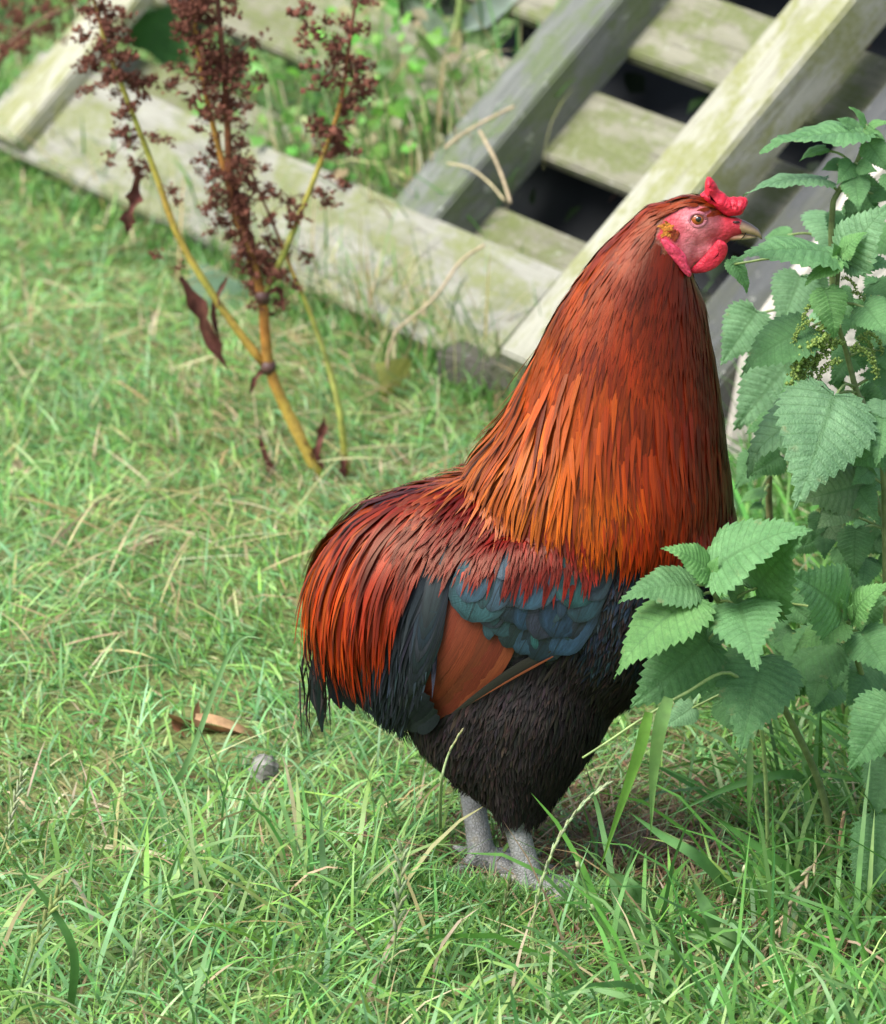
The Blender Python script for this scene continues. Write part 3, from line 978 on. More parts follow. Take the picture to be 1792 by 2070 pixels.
# -- sickle and hanging tail feathers
def tail_sickles():
    specs = [([(700, 1200), (665, 1290), (645, 1390), (652, 1480)], 24, (0.010, 0.016, 0.015)), ([(690, 1230), (650, 1310), (634, 1390), (650, 1450)], 24, (0.014, 0.022, 0.022)),
             ([(740, 1180), (690, 1290), (676, 1380), (690, 1432)], 34, (0.010, 0.013, 0.014)), ([(800, 1200), (745, 1310), (728, 1390), (745, 1440)], 38, (0.010, 0.013, 0.014)),
             ([(850, 1230), (790, 1330), (770, 1400), (782, 1440)], 36, (0.011, 0.013, 0.014)), ([(760, 1190), (712, 1300), (700, 1390), (716, 1438)], 34, (0.012, 0.015, 0.016))]
    for path, wd, c in specs:
        for sy in (-1, 1):
            pts3 = spline([at(a, b, sy * (0.012 + 0.00008 * (a - 640))) for a, b in path], 10)
            nors = [Vector((-0.2, sy, 0.1)).normalized()] * 10
            mb = MB()
            feather(mb, pts3, nors, wd * S, 'round', jitter_col(c, 0.15), 0, random.random(), 0.2)
            obj('tail_feather', mb.mesh('tail_feather'), M['fluff'], rooster)
    mb = MB()
    for k in range(26):       # hair-thin wisps at the tail's end
        x0, y0 = random.uniform(605, 665), random.uniform(1260, 1400)
        pts3 = spline([at(x0, y0, random.uniform(-.05, .03)), at(x0 + random.uniform(-12, 10), y0 + 50, -.03), at(x0 + random.uniform(-16, 18), y0 + random.uniform(80, 130), -.03)], 7)
        feather(mb, pts3, [Vector((0, -1, 0))] * 7, random.uniform(2.5, 6) * S, 'lance', (0.016, 0.011, 0.009), 0, random.random())
    o = obj('tail_wisps', mb.mesh('tail_wisps'), M['fluff'], rooster); o['kind'] = 'stuff'
tail_sickles()

# -- head: comb, wattles, ear lobes, eyes, beak
def pillow(outline, spine, y0, thick, n_ring=5, wrinkle=0.0, lean=0.0):
    """a fleshy flap: outline in the picture, drawn in towards a spine, rounded on both sides"""
    pts = []
    m = len(outline)
    for i in range(m):
        a, b = Vector((*outline[i], 0)), Vector((*outline[(i + 1) % m], 0))
        for k in range(3):
            pts.append(a.lerp(b, k / 3))
    for _ in range(1):
        pts = [(pts[i - 1] + pts[i] * 2 + pts[(i + 1) % len(pts)]) / 4 for i in range(len(pts))]
    sp = [Vector((*q, 0)) for q in spine]
    def near(p):
        best = None
        for i in range(max(1, len(sp) - 1)):
            a = sp[i]; b = sp[min(i + 1, len(sp) - 1)]
            ab = b - a
            t = max(0, min(1, (p - a).dot(ab) / ab.length_squared)) if ab.length_squared else 0
            q = a + ab * t
            if best is None or (q - p).length < (best - p).length: best = q
        return best
    N = len(pts)
    V, F = [], []
    rings = []
    for side in (-1, 1):
        fs = [math.sin(math.pi / 2 * j / n_ring) for j in range(n_ring + 1)]
        for j, f in enumerate(fs):
            if side == 1 and j == n_ring: continue
            ring = []
            for p in pts:
                q = near(p).lerp(p, f)
                d = thick * math.sqrt(max(0, 1 - f * f)) * side
                d += random.uniform(-wrinkle, wrinkle) if 0 < j < n_ring else 0
                w = at(q.x, q.y, y0)
                ring.append(len(V)); V.append(w + Vector((0, d + lean * (outline[0][1] - q.y) * S, 0)))
            rings.append((side, j, ring))
    L = {(s, j): r for s, j, r in rings}
    for j in range(n_ring):
        for s in (-1, 1):
            A = L[(s, j)]; B = L[(s, j + 1)] if (s, j + 1) in L else L[(-1, n_ring)]
            for i in range(N):
                q = (A[i], A[(i + 1) % N], B[(i + 1) % N], B[i])
                F.append(q if s < 0 else q[::-1])
    return V, F

def flap(name, outline, spine, y0, thick, col, wrinkle=0.0003, lean=0.0, var=0.12):
    V, F = pillow(outline, spine, y0, thick, 5, wrinkle, lean)
    mb = MB(); mb.add(V, F, [(*jitter_col(col, var, 0.03), 1) for _ in V])
    me = mb.mesh(name)
    return obj(name, me, M['skin'], rooster)
RED = lin(196, 26, 48)
PINK = lin(205, 60, 84)
flap('comb', [(1414, 393), (1425, 391), (1425, 371), (1430, 357), (1439, 359), (1449, 372), (1454, 385), (1466, 391), (1471, 397), (1477, 400), (1484, 398), (1490, 400), (1499, 398), (1511, 400), (1513, 409), (1504, 424), (1500, 434), (1476, 437), (1464, 433), (1442, 419), (1425, 405)],
     [(1432, 374), (1436, 398), (1470, 416), (1498, 418)], 0.0, 0.0085, RED, 0.0011, 0.0, 0.2)
for sy in (-1, 1):
    flap('wattle', [(1451, 482), (1468, 490), (1473, 502), (1467, 522), (1449, 541), (1427, 551), (1398, 553), (1397, 543), (1415, 526), (1438, 502)], [(1405, 546), (1432, 532), (1452, 515), (1458, 494)], sy * 0.013, 0.0026, lin(200, 38, 58), 0.0003, 0.0, 0.16)
    flap('ear_lobe', [(1334, 481), (1351, 484), (1378, 505), (1389, 519), (1391, 535), (1400, 553), (1395, 562), (1385, 554), (1361, 528), (1343, 508)], [(1350, 492), (1374, 520), (1390, 548)], sy * 0.0225, 0.0040, PINK, 0.0008, 0.0, 0.22)

def on_head(px, py, off=0.0):
    loc, n = skin_at(px, py)
    return loc + n * off, n
eye_c, eye_n = on_head(1409, 446)
for sy in (-1, 1):
    mir = lambda p: Vector((p.x, p.y * (1 if sy < 0 else -1), p.z))
    c = eye_c + Vector((0.0006, 0.0036, 0.0008))
    mb = MB(); mb.add(*ellipsoid(mir(c), (0.0060, 0.0060, 0.0060), nu=24, nv=16))
    e = obj('eye', mb.mesh('eye'), M['eye'], rooster)
    mb = MB(); mb.add(*ellipsoid(mir(c + Vector((0.0004, -0.0044, 0.0006))), (0.0027, 0.0021, 0.0027), nu=16, nv=10))
    pu = obj('pupil', mb.mesh('pupil'), M['pupil'])
    pu.parent = e
    mb = MB()
    ring = []
    for k in range(24):
        th = 2 * math.pi * k / 24
        ring.append(mir(c + Vector((0.0064 * math.cos(th), -0.0032 + 0.0005 * math.cos(2 * th), 0.0055 * math.sin(th)))))
    V, F = tube(ring + [ring[0]], 0.0017, 8)
    mb.add(V, F, lin(172, 96, 104))
    lid = obj('eyelid', mb.mesh('eyelid'), M['skin']); lid.parent = e
    # tuft over the ear
    mb = MB()
    for k in range(120):
        a, b = random.gauss(1352, 5), random.gauss(461, 5)
        if k > 80: a, b = random.gauss(1366, 4), random.gauss(472, 4)
        p, n = on_head(a, b)
        t = Vector((-0.5, 0, -0.5 + random.gauss(0, .3))).normalized()
        pts = [p, p + t * 0.002 + n * 0.0016, p + t * 0.0042 + n * 0.0022]
        feather(mb, pts, [n] * 3, 0.0018, 'fluff', jitter_col(lin(176, 112, 42) if k <= 80 else lin(120, 52, 26), 0.2), 0, random.random(), mirror=(sy > 0))
    o = obj('ear_tuft', mb.mesh('ear_tuft'), M['fluff'], rooster); o['kind'] = 'stuff'

FLESH = lin(196, 104, 100)
def beak():
    mb = MB()
    def mand(path, hs, ws, cols, curve):
        cs = [at(a, b, 0) for a, b in path]
        n = 14
        V, F, C = [], [], []
        for i, c in enumerate(cs):
            t = (cs[min(i + 1, len(cs) - 1)] - cs[max(i - 1, 0)]).normalized()
            up = Vector((-t.z, 0, t.x))
            if up.z < 0: up = -up
            for k in range(n):
                th = 2 * math.pi * k / n
                V.append(c + up * (hs[i] * S * math.sin(th)) + Vector((0, ws[i] * S * math.cos(th), 0)))
                top = max(0, math.sin(th)) ** 1.5
                fl = max(0, 1 - i / 2.2); tp = max(0, (i - len(cs) + 3) / 3)
                cc = [cols[0][j] * (1 - top) + cols[1][j] * top for j in range(3)]
                cc = [cc[j] * (1 - fl) + FLESH[j] * fl for j in range(3)]
                cc = [cc[j] * (1 - .6 * tp) + 0.10 * .6 * tp for j in range(3)]
                C.append((*cc, 1))
        for i in range(len(cs) - 1):
            for k in range(n):
                F.append((i * n + k, i * n + (k + 1) % n, (i + 1) * n + (k + 1) % n, (i + 1) * n + k))
        F.append(tuple(range(n))[::-1]); F.append(tuple((len(cs) - 1) * n + k for k in range(n)))
        mb.add(V, F, C)
    mand([(1466, 452), (1482, 455), (1500, 458), (1516, 463), (1529, 469), (1537, 476), (1541, 484)], [16, 15.5, 13.5, 10.5, 7.5, 4.2, 0.8], [18, 17, 14, 11, 8, 4, 0.8], (lin(164, 138, 104), lin(72, 68, 72)), 0)
    mand([(1462, 476), (1482, 477), (1500, 478), (1516, 478.5), (1530, 479)], [9, 8, 6.5, 4.5, 1.5], [17, 15, 12, 8, 3], (lin(176, 152, 110), lin(160, 134, 96)), 0)
    obj('beak', mb.mesh('beak'), vcol_mat('beak_horn', 0.35, 0.5, 0, 180, 0.2, 0.1), rooster)
    for sy in (-1, 1):
        m2 = MB(); m2.add(*ellipsoid(at(1489, 449, sy * 0.0060), (0.0030, 0.0010, 0.0011), nu=12, nv=8), (0.05, 0.01, 0.012))
        obj('nostril', m2.mesh('nostril'), M['skin'], rooster)
beak()
for foot, hock, x in ((FOOT_NEAR, at(1040, 1652, -0.04), -1), (FOOT_FAR, at(952, 1588, 0.04), -1)):
    c = foot.lerp(hock, 0.30)
    mb = MB(); mb.add(*tube([c, c + Vector((-0.012, -0.002, -0.001)), c + Vector((-0.021, -0.004, 0.004))], [0.0055, 0.004, 0.0012], 10), (0.45, 0.40, 0.33))
    obj('spur', mb.mesh('spur'), M['leg'], rooster)

# ------------------------------------------------------------------ lawn: one countless mass of blades
def blades(name, X, Y, L, W, az, th0, bend, col, mat, parent=None, z0=None, rows=4, smooth=True):
    n = len(X)
    z = hgt(X, Y) if z0 is None else z0
    P = np.zeros((n, rows + 1, 3))
    P[:, 0, 0], P[:, 0, 1], P[:, 0, 2] = X, Y, z - 0.002
    ca, sa = np.cos(az), np.sin(az)
    for j in range(1, rows + 1):
        th = th0 + bend * ((j - 0.5) / rows) ** 1.3
        st = L / rows
        P[:, j, 0] = P[:, j - 1, 0] + np.sin(th) * ca * st
        P[:, j, 1] = P[:, j - 1, 1] + np.sin(th) * sa * st
        P[:, j, 2] = np.maximum(P[:, j - 1, 2] + np.cos(th) * st, z + 0.0015 + 0.0004 * j)
    tw = RNG.normal(0, 0.6, n)
    sx, sy, sz = -sa * np.cos(tw), ca * np.cos(tw), np.sin(tw)
    prof = np.array([0.75, 1.0, 0.9, 0.6, 0.0])[:rows + 1]
    nv = rows * 2 + 1
    V = np.zeros((n, nv, 3))
    for j in range(rows):
        h = (W * prof[j] / 2)[:, None]
        s = np.stack([sx, sy, sz], 1)
        V[:, 2 * j] = P[:, j] - s * h
        V[:, 2 * j + 1] = P[:, j] + s * h
    V[:, nv - 1] = P[:, rows]
    base = (np.arange(n) * nv)[:, None]
    quads = np.array([[2 * j, 2 * j + 1, 2 * j + 3, 2 * j + 2] for j in range(rows - 1)])
    q = (base[:, :, None] + quads[None]).reshape(n, -1)
    t = base + np.array([[nv - 3, nv - 2, nv - 1]])
    loops = np.concatenate([q, t], 1).ravel().astype(np.int32)
    tot = np.tile(np.array([4] * (rows - 1) + [3]), n).astype(np.int32)
    start = np.concatenate([[0], np.cumsum(tot)[:-1]]).astype(np.int32)
    me = bpy.data.meshes.new(name)
    me.vertices.add(n * nv); me.vertices.foreach_set('co', V.astype(np.float32).ravel())
    me.loops.add(len(loops)); me.loops.foreach_set('vertex_index', loops)
    me.polygons.add(len(tot)); me.polygons.foreach_set('loop_start', start); me.polygons.foreach_set('loop_total', tot)
    me.update(calc_edges=True)
    me.polygons.foreach_set('use_smooth', [smooth] * len(tot))
    C = np.ones((n, nv, 4), dtype=np.float32)
    C[:, :, :3] = col[:, None, :]
    # blades pale a little towards the base, as cut grass does
    C[:, 0:2, :3] = C[:, 0:2, :3] * 0.65 + np.array([0.20, 0.26, 0.10]) * 0.35
    a = me.color_attributes.new('Col', 'FLOAT_COLOR', 'POINT')
    a.data.foreach_set('color', C.ravel())
    me.update()
    o = obj(name, me, mat, parent)
    return o

FRESH = np.array([(0.195, 0.385, 0.075), (0.145, 0.34, 0.09), (0.24, 0.425, 0.09), (0.118, 0.285, 0.075), (0.22, 0.41, 0.16), (0.31, 0.45, 0.15)])
STRAW = np.array([(0.46, 0.38, 0.20), (0.52, 0.46, 0.28), (0.36, 0.27, 0.13), (0.40, 0.38, 0.16)])
BROWN = np.array([(0.22, 0.13, 0.065), (0.30, 0.18, 0.10), (0.26, 0.19, 0.11), (0.36, 0.26, 0.15)])
LUSH = np.array([(0.10, 0.27, 0.045), (0.13, 0.31, 0.055), (0.085, 0.22, 0.05), (0.16, 0.34, 0.08)])

def pick(tab, n, s=0.16):
    c = tab[RNG.integers(0, len(tab), n)]
    return np.clip(c * np.exp(RNG.normal(0, s, (n, 1))) * (1 + RNG.normal(0, 0.06, (n, 3))), 0.004, 0.9)

def area(n, x0, x1, y0, y1):
    return RNG.uniform(x0, x1, n), RNG.uniform(y0, y1, n)

BARE = ground_at(1235, 1755)
def lawn():
    n = 230000
    X, Y = area(n, -1.15, 1.15, -0.85, 3.9)
    half = 0.60 + 0.10 * Y
    keep = (np.abs(X) < half) | (RNG.random(n) < 0.45)
    # thin where the thatch shows, to the right of the feet
    db = np.hypot(X - BARE.x, (Y - BARE.y) * 0.75)
    keep &= ~((db < 0.13) & (RNG.random(n) < 0.35))
    for c, r in ((ground_at(432, 1490), 0.042), (ground_at(534, 1580), 0.016), (ground_at(318, 1105), 0.02), (ground_at(415, 1090), 0.016), (ground_at(42, 958), 0.022)):
        keep &= ~((np.abs(X - c.x) < r) & (Y - c.y < 0.6 * r) & (Y - c.y > -1.9 * r) & (RNG.random(n) < 0.85))
    X, Y = X[keep], Y[keep]; n = len(X)
    patch = wave(X, Y, 3.0) + 0.5 * wave(X, Y, 9, 2)
    L = np.exp(RNG.normal(math.log(0.036), 0.38, n)) * (1 + 0.25 * patch) * np.clip(1.05 - 0.12 * Y, 0.75, 1.05)
    W = RNG.uniform(0.0012, 0.0030, n)
    az = RNG.uniform(0, 2 * math.pi, n) * 0.65 + 2.5 * wave(X, Y, 2.2, 5)
    th0 = np.clip(RNG.normal(0.95, 0.36, n), 0.05, 1.45)
    bend = RNG.uniform(0.2, 1.4, n)
    col = pick(FRESH, n)
    k = np.clip(0.5 + 0.5 * wave(X, Y, 4, 1), 0, 1)[:, None]
    col = col * (1 - 0.35 * k) + col * np.array([0.86, 1.0, 1.3]) * 0.35 * k
    col = col * np.exp(0.20 * wave(X, Y, 6.5, 2.2) + 0.12 * wave(X, Y, 17, 0.4))[:, None]
    dry = np.clip(wave(X, Y, 2.6, 3.3) + 0.35 * wave(X, Y, 12, 1) + 0.15 + 0.45 * np.exp(-((X + 0.38) / 0.28) ** 2 - ((Y - 1.15) / 0.45) ** 2), 0, 1) * (X < 0.15) * (Y > 0.1)
    st = RNG.random(n) < 0.05 + 0.24 * dry
    col[st] = pick(STRAW, int(st.sum()))
    o = blades('lawn_grass', X, Y, L, W, az, th0, bend, col, M['grass'])
    tag(o, 'short light green lawn grass', None, None, 'stuff')
    n = 60000      # the lawn goes on outside the picture
    X, Y = area(n, -2.6, 2.6, -2.0, 6.0)
    kp = ((np.abs(X) > 0.9) | (Y < -0.7) | (Y > 3.6))
    X, Y = X[kp], Y[kp]; n = len(X)
    o = blades('outer_lawn_grass', X, Y, RNG.uniform(0.03, 0.07, n), RNG.uniform(0.003, 0.0055, n), RNG.uniform(0, 6.3, n), np.clip(RNG.normal(0.95, 0.36, n), 0.05, 1.45), RNG.uniform(0.2, 1.4, n), pick(FRESH, n), M['grass'], rows=3)
    tag(o, 'lawn grass around the spot the rooster stands on', None, None, 'stuff')
    # straw-coloured dead blades lying flat in the sward
    n = 5200
    X, Y = area(n, -1.0, 0.6, -0.2, 3.2)
    dry = np.clip(wave(X, Y, 2.6, 3.3) + 0.2, 0.05, 1)
    kp = RNG.random(n) < dry
    X, Y = X[kp], Y[kp]; n = len(X)
    o = blades('dead_grass', X, Y, RNG.uniform(0.04, 0.13, n), RNG.uniform(0.0009, 0.0022, n), RNG.normal(0.1, 0.6, n) + math.pi * (RNG.random(n) < .5), RNG.uniform(1.0, 1.4, n), RNG.uniform(0.1, 0.5, n), pick(STRAW, n), M['grass'], z0=hgt(X, Y) + RNG.uniform(0.008, 0.028, n))
    tag(o, 'pale dead grass strewn through the lawn', None, None, 'stuff')
    # thatch beside the feet
    n = 5200
    r = np.abs(RNG.normal(0, 0.10, n)); a = RNG.uniform(0, 2 * math.pi, n)
    X, Y = BARE.x + 0.02 + r * np.cos(a) * 1.25, BARE.y + r * np.sin(a) * 1.5
    o = blades('thatch', X, Y, RNG.uniform(0.02, 0.07, n), RNG.uniform(0.0012, 0.003, n), RNG.uniform(0, 6.3, n), RNG.uniform(0.9, 1.5, n), RNG.uniform(-0.3, 0.9, n), pick(BROWN, n), M['grass'])
    tag(o, 'brown dry thatch beside the feet of the rooster', None, None, 'stuff')
    # longer foreground grass
    n = 9500
    X, Y = area(n, -0.75, 0.75, -0.75, 0.10)
    kp = RNG.random(n) < np.clip(0.55 + 0.6 * wave(X, Y, 5, 4) - 0.9 * np.clip(Y, 0, 1), 0.1, 1)
    db = np.hypot(X - BARE.x, (Y - BARE.y))
    kp &= (db > 0.10) & ~((np.abs(X - 0.06) < 0.07) & (Y > -0.16))
    X, Y = X[kp], Y[kp]; n = len(X)
    col = pick(FRESH, n); st = RNG.random(n) < 0.06; col[st] = pick(STRAW, int(st.sum()))
    o = blades('long_grass', X, Y, RNG.uniform(0.05, 0.13, n), RNG.uniform(0.0020, 0.0050, n), RNG.uniform(0, 6.3, n), np.clip(RNG.normal(0.65, 0.3, n), 0, 1.2), RNG.uniform(0.3, 1.7, n), col, M['grass'])
    tag(o, 'longer arching grass at the front of the lawn', None, None, 'stuff')
    # rank grass under and around the nettles
    n = 5600
    X = RNG.uniform(0.10, 1.1, n); Y = RNG.uniform(-0.55, 1.0, n)
    kp = (X > 0.17 + 0.10 * np.sin(Y * 7) + 0.10 * np.abs(Y - 0.12)) & ((np.hypot(X - BARE.x - .03, Y - BARE.y) > 0.12) | (RNG.random(n) < .12))
    kp &= (Y > -0.02) | (RNG.random(n) < 0.55)
    X, Y = X[kp], Y[kp]; n = len(X)
    col = pick(LUSH, n); st = RNG.random(n) < 0.06; col[st] = pick(STRAW, int(st.sum())) * 0.75
    o = blades('rank_grass', X, Y, RNG.uniform(0.08, 0.19, n), np.where(st, 0.0022, RNG.uniform(0.003, 0.0062, n)), RNG.normal(2.6, 1.3, n), np.clip(RNG.normal(0.5, 0.3, n), 0, 1.1), RNG.uniform(0.4, 1.9, n), col, M['grass'])
    tag(o, 'rank dark green grass under the nettles', None, None, 'stuff')
    # tufts round the feet
    n = 3600
    X = RNG.normal(0.065, 0.085, n); Y = np.minimum(RNG.normal(-0.07, 0.05, n), FOOT_NEAR.y - 0.016 + 0.3 * np.abs(X - 0.07))
    o = blades('foot_grass', X, Y, RNG.uniform(0.018, 0.040, n), RNG.uniform(0.0016, 0.0032, n), RNG.uniform(0, 6.3, n), np.clip(RNG.normal(0.45, 0.3, n), 0, 1.2), RNG.uniform(0.2, 1.5, n), pick(FRESH, n), M['grass'])
    tag(o, 'grass standing in front of the feet of the rooster', None, None, 'stuff')
    # blades pushing up between the lower boards
    n = 620
    uu = np.clip(np.where(RNG.random(n) < .6, RNG.normal(0.56, 0.10, n), RNG.normal(0.74, 0.05, n)), 0.25, 0.86); vv = 0.09 + np.abs(RNG.normal(0, 0.10, n))
    X = P_L.x + U.x * uu + VV.x * vv; Y = P_L.y + U.y * uu + VV.y * vv
    col = pick(LUSH, n, 0.2); st = RNG.random(n) < 0.35; col[st] = pick(STRAW, int(st.sum()))
    o = blades('weed_grass', X, Y, RNG.uniform(0.06, 0.15, n), RNG.uniform(0.0015, 0.004, n), RNG.uniform(0, 6.3, n), np.clip(RNG.normal(0.4, 0.3, n), 0, 1.2), RNG.uniform(0.1, 1.2, n), col, M['grass'], z0=VV.z * vv - 0.01)
    tag(o, 'grass and straw growing up between the boards of the pallet', None, None, 'stuff')
    # tall grass along the foot of the pallet and through its boards
    n = 2400
    t = RNG.uniform(-0.25, 1.25, n); w = np.where(RNG.random(n) < 0.62, np.abs(RNG.normal(0.02, 0.20, n)), RNG.normal(-0.03, 0.02, n))
    X = P_L.x + U.x * t * 1.05 - 0.03 + w * 0.84; Y = P_L.y + U.y * t * 1.05 + w * 0.54
    col = pick(LUSH, n, 0.22); st = RNG.random(n) < 0.16; col[st] = pick(STRAW, int(st.sum()))
    o = blades('tall_grass', X, Y, np.where(w < 0.0, RNG.uniform(0.025, 0.055, n), RNG.uniform(0.05, 0.13, n)), RNG.uniform(0.002, 0.0045, n), RNG.uniform(0, 6.3, n), np.clip(RNG.normal(0.35, 0.25, n), 0, 1.0), RNG.uniform(0.1, 1.5, n), col, M['grass'])
    tag(o, 'taller grass growing along the foot of the pallet', None, None, 'stuff')
    n = 420
    t = np.where(RNG.random(n) < 0.7, RNG.uniform(0.45, 1.15, n), RNG.uniform(0.0, 1.15, n)); w = -np.abs(RNG.normal(0.03, 0.04, n))
    X = P_L.x + U.x * t * 1.05 + w * 0.84; Y = P_L.y + U.y * t * 1.05 + w * 0.54
    col = pick(LUSH, n, 0.2) * 0.85; st = RNG.random(n) < 0.35; col[st] = pick(STRAW, int(st.sum()))
    o = blades('border_grass', X, Y, RNG.uniform(0.06, 0.17, n), RNG.uniform(0.0012, 0.0032, n), RNG.uniform(0, 6.3, n), np.clip(RNG.normal(0.3, 0.22, n), 0, 0.9), RNG.uniform(0.0, 1.2, n), col, M['grass'])
    tag(o, 'thin tall grass and dry stalks in front of the lower board', None, None, 'stuff')
lawn()

# ------------------------------------------------------------------ nettles
def leaf_mesh(seed, teeth=12, per=3, ratio=1.0):
    rs = random.Random(seed)
    ctrl = [(-0.02, 0.0), (-0.085, 0.085), (-0.075, 0.19), (0.02, 0.285), (0.15, 0.335), (0.32, 0.315), (0.5, 0.245), (0.68, 0.155), (0.84, 0.068), (0.95, 0.022), (1.0, 0.0)]
    edge = spline([Vector((x, y, 0)) for x, y in ctrl], 240)
    cum = [0]
    for i in range(1, len(edge)): cum.append(cum[-1] + (edge[i] - edge[i - 1]).length)
    def E(s):
        t = s * cum[-1]
        j = int(np.searchsorted(cum, t))
        j = min(max(j, 1), len(edge) - 1)
        k = (t - cum[j - 1]) / max(1e-9, cum[j] - cum[j - 1])
        return edge[j - 1].lerp(edge[j], k), (edge[j] - edge[j - 1]).normalized()
    R = teeth * per
    cols = 5
    V, F, U_ = [], [], []
    wav = [rs.uniform(0, 6.28) for _ in range(4)]
    tz = rs.uniform(-0.12, 0.12); arch = rs.uniform(0.25, 0.9); droop = rs.uniform(0.1, 0.9)
    def z_of(x, y, f, ph, side):
        z = 0.10 * 4 * max(0, x + 0.08) * (1 - x) * arch + tz * x * y * side            # arched along its length
        z += abs(y) * (0.20 + 0.05 * math.sin(wav[0]))               # folded up from the midrib
        z -= abs(y) ** 2 * 0.75                                      # and over again at the edge
        z += 0.018 * math.sin(9 * x + wav[1] + side) * f + 0.012 * math.sin(21 * x + wav[2]) * f * f
        z += 0.018 * math.sin(math.pi * min(1, ph)) * math.sin(math.pi * min(1.0, f * 0.9 + 0.08))  # quilted between the veins
        z -= droop * max(0, x - 0.70) ** 1.5
        return z
    idx = {}
    for r in range(R + 1):
        s = r / R
        ph = (r % per) / per
        mx = -0.02 + 1.02 * max(0, (s - 0.27) / 0.73) ** 1.22
        for side in (-1, 1):
            e, tg = E(s)
            nrm = Vector((-tg.y, tg.x, 0))
            if nrm.y < 0: nrm = -nrm
            amp = (0.027 if 0.02 < s < 0.985 else 0) * (1.25 - 0.6 * s) * rs.uniform(0.8, 1.2)
            # tooth tip where a vein ends, notch just behind it
            tooth = {0: 1.0, 1: -0.6, 2: 0.1}[r % per] if per == 3 else (1 if r % per == 0 else -0.5)
            e = e + nrm * amp * tooth + tg * (amp * 0.7 if tooth > 0.9 else 0)
            for c in range(cols + 1):
                if c == 0 and side == 1: continue
                f = c / cols
                x = mx + (e.x - mx) * f ** 1.05
                y = e.y * f
                idx[(r, side, c)] = len(V)
                V.append((x, y * side * ratio, z_of(x, y, f, ph, side)))
                U_.append((1 - min(1, 2 * min(ph, 1 - ph)) if per > 1 else 0, f, s))
    for r in range(R + 1): idx[(r, 1, 0)] = idx[(r, -1, 0)]
    for r in range(R):
        for side in (-1, 1):
            for c in range(cols):
                q = (idx[(r, side, c)], idx[(r + 1, side, c)], idx[(r + 1, side, c + 1)], idx[(r, side, c + 1)])
                F.append(q if side > 0 else q[::-1])
    me = raw_mesh('leaf', V, F, None, U_)
    me.materials.append(M['nettle'])
    return me
LEAVES = [leaf_mesh(k, 15 + k % 3) for k in range(8)]
G_MID, G_DARK, G_PALE, G_YOUNG, G_WORN = (0.125, 0.285, 0.105), (0.098, 0.235, 0.082), (0.160, 0.315, 0.150), (0.138, 0.315, 0.092), (0.165, 0.27, 0.125)  # dark and pale greens mostly put shade and light into the leaf colour
VIEW = (-FWD)

def place_leaf(plant, base, tip, width, y, col=G_MID, toward=1, mesh=None, ylift=0.0):
    A, B = at(*base, y), at(*tip, y + ylift)
    app = (B - A)
    La = app.length
    wtrue = width * S * (DIST + y * math.cos(PITCH)) / DIST
    L = max(wtrue / 0.66, La * 1.03)
    L = min(L, La * 2.0)
    depth = math.sqrt(max(0, L * L - La * La))
    B = B + VIEW * depth * toward
    a = (B - A).normalized()
    L = (B - A).length
    s0 = a.cross(VIEW).normalized()
    n0 = s0.cross(a)
    if n0.dot(VIEW) < 0: n0 = -n0
    wfull = 0.65 * L
    t = math.acos(max(0.18, min(1.0, wtrue / wfull)))
    n1 = n0 * math.cos(t) + s0 * math.sin(t)
    n2 = n0 * math.cos(t) - s0 * math.sin(t)
    n = n1 if n1.z > n2.z else n2
    if abs(n1.z - n2.z) < 0.05: n = random.choice((n1, n2))
    s = n.cross(a).normalized()
    o = bpy.data.objects.new('leaf', mesh or random.choice(LEAVES))
    COL.objects.link(o)
    Mx = Matrix((a * L, s * (L * 1.2), n * L)).transposed().to_4x4()
    Mx.translation = A
    o.parent = plant
    o.matrix_parent_inverse = Matrix.Translation(-Vector(plant.location))
    o.matrix_basis = Mx
    k = math.exp(random.gauss(0, 0.08))
    o.color = (col[0] * k, col[1] * k, col[2] * k, 1)
    return A, a

def catkin_mesh(seed):
    rs = random.Random(seed)
    mb = MB()
    pts = spline([Vector((0, 0, 0)), Vector((0.35, 0.05, -0.12)), Vector((0.65, 0.0, -0.42)), Vector((0.8, 0.03, -0.85))], 16)
    V, F = tube(pts, 0.012, 5); mb.add(V, F, (0.24, 0.34, 0.10))
    for i, p in enumerate(pts[2:]):
        for k in range(8):
            c = p + Vector((rs.gauss(0, 1), rs.gauss(0, 1), rs.gauss(0, 1))) * 0.05
            r = rs.uniform(0.030, 0.055)
            vs = [c + Vector(d) * r for d in ((1, 0, 0), (-1, 0, 0), (0, 1, 0), (0, -1, 0), (0, 0, 1), (0, 0, -1))]
            fs = [(0, 2, 4), (2, 1, 4), (1, 3, 4), (3, 0, 4), (2, 0, 5), (1, 2, 5), (3, 1, 5), (0, 3, 5)]
            g = rs.uniform(0.8, 1.25)
            mb.add(vs, fs, (0.30 * g, 0.42 * g, 0.10 * g))
    me = mb.mesh('flower_string'); me.materials.append(M['weedleaf'])
    return me
CATKINS = [catkin_mesh(50 + k) for k in range(3)]

def catkin(plant, px, py, y, length, ang):
    o = bpy.data.objects.new('flower_string', random.choice(CATKINS))
    COL.objects.link(o)
    L = length * S / 0.9
    Mx = Matrix.Translation(at(px, py, y)) @ Matrix.Rotation(ang, 4, 'Z') @ Matrix.Scale(L, 4)
    o.parent = plant
    o.matrix_parent_inverse = Matrix.Translation(-Vector(plant.location))
    o.matrix_basis = Mx

def stem_part(name, plant, pts, r0, r1, col, n=22, sides=8):
    sp = spline(pts, n)
    V, F = tube(sp, spl([r0, r1], n), sides, 0.06)
    mb = MB(); mb.add(V, F, col)
    return obj(name, mb.mesh(name), M['stalk'], plant), sp

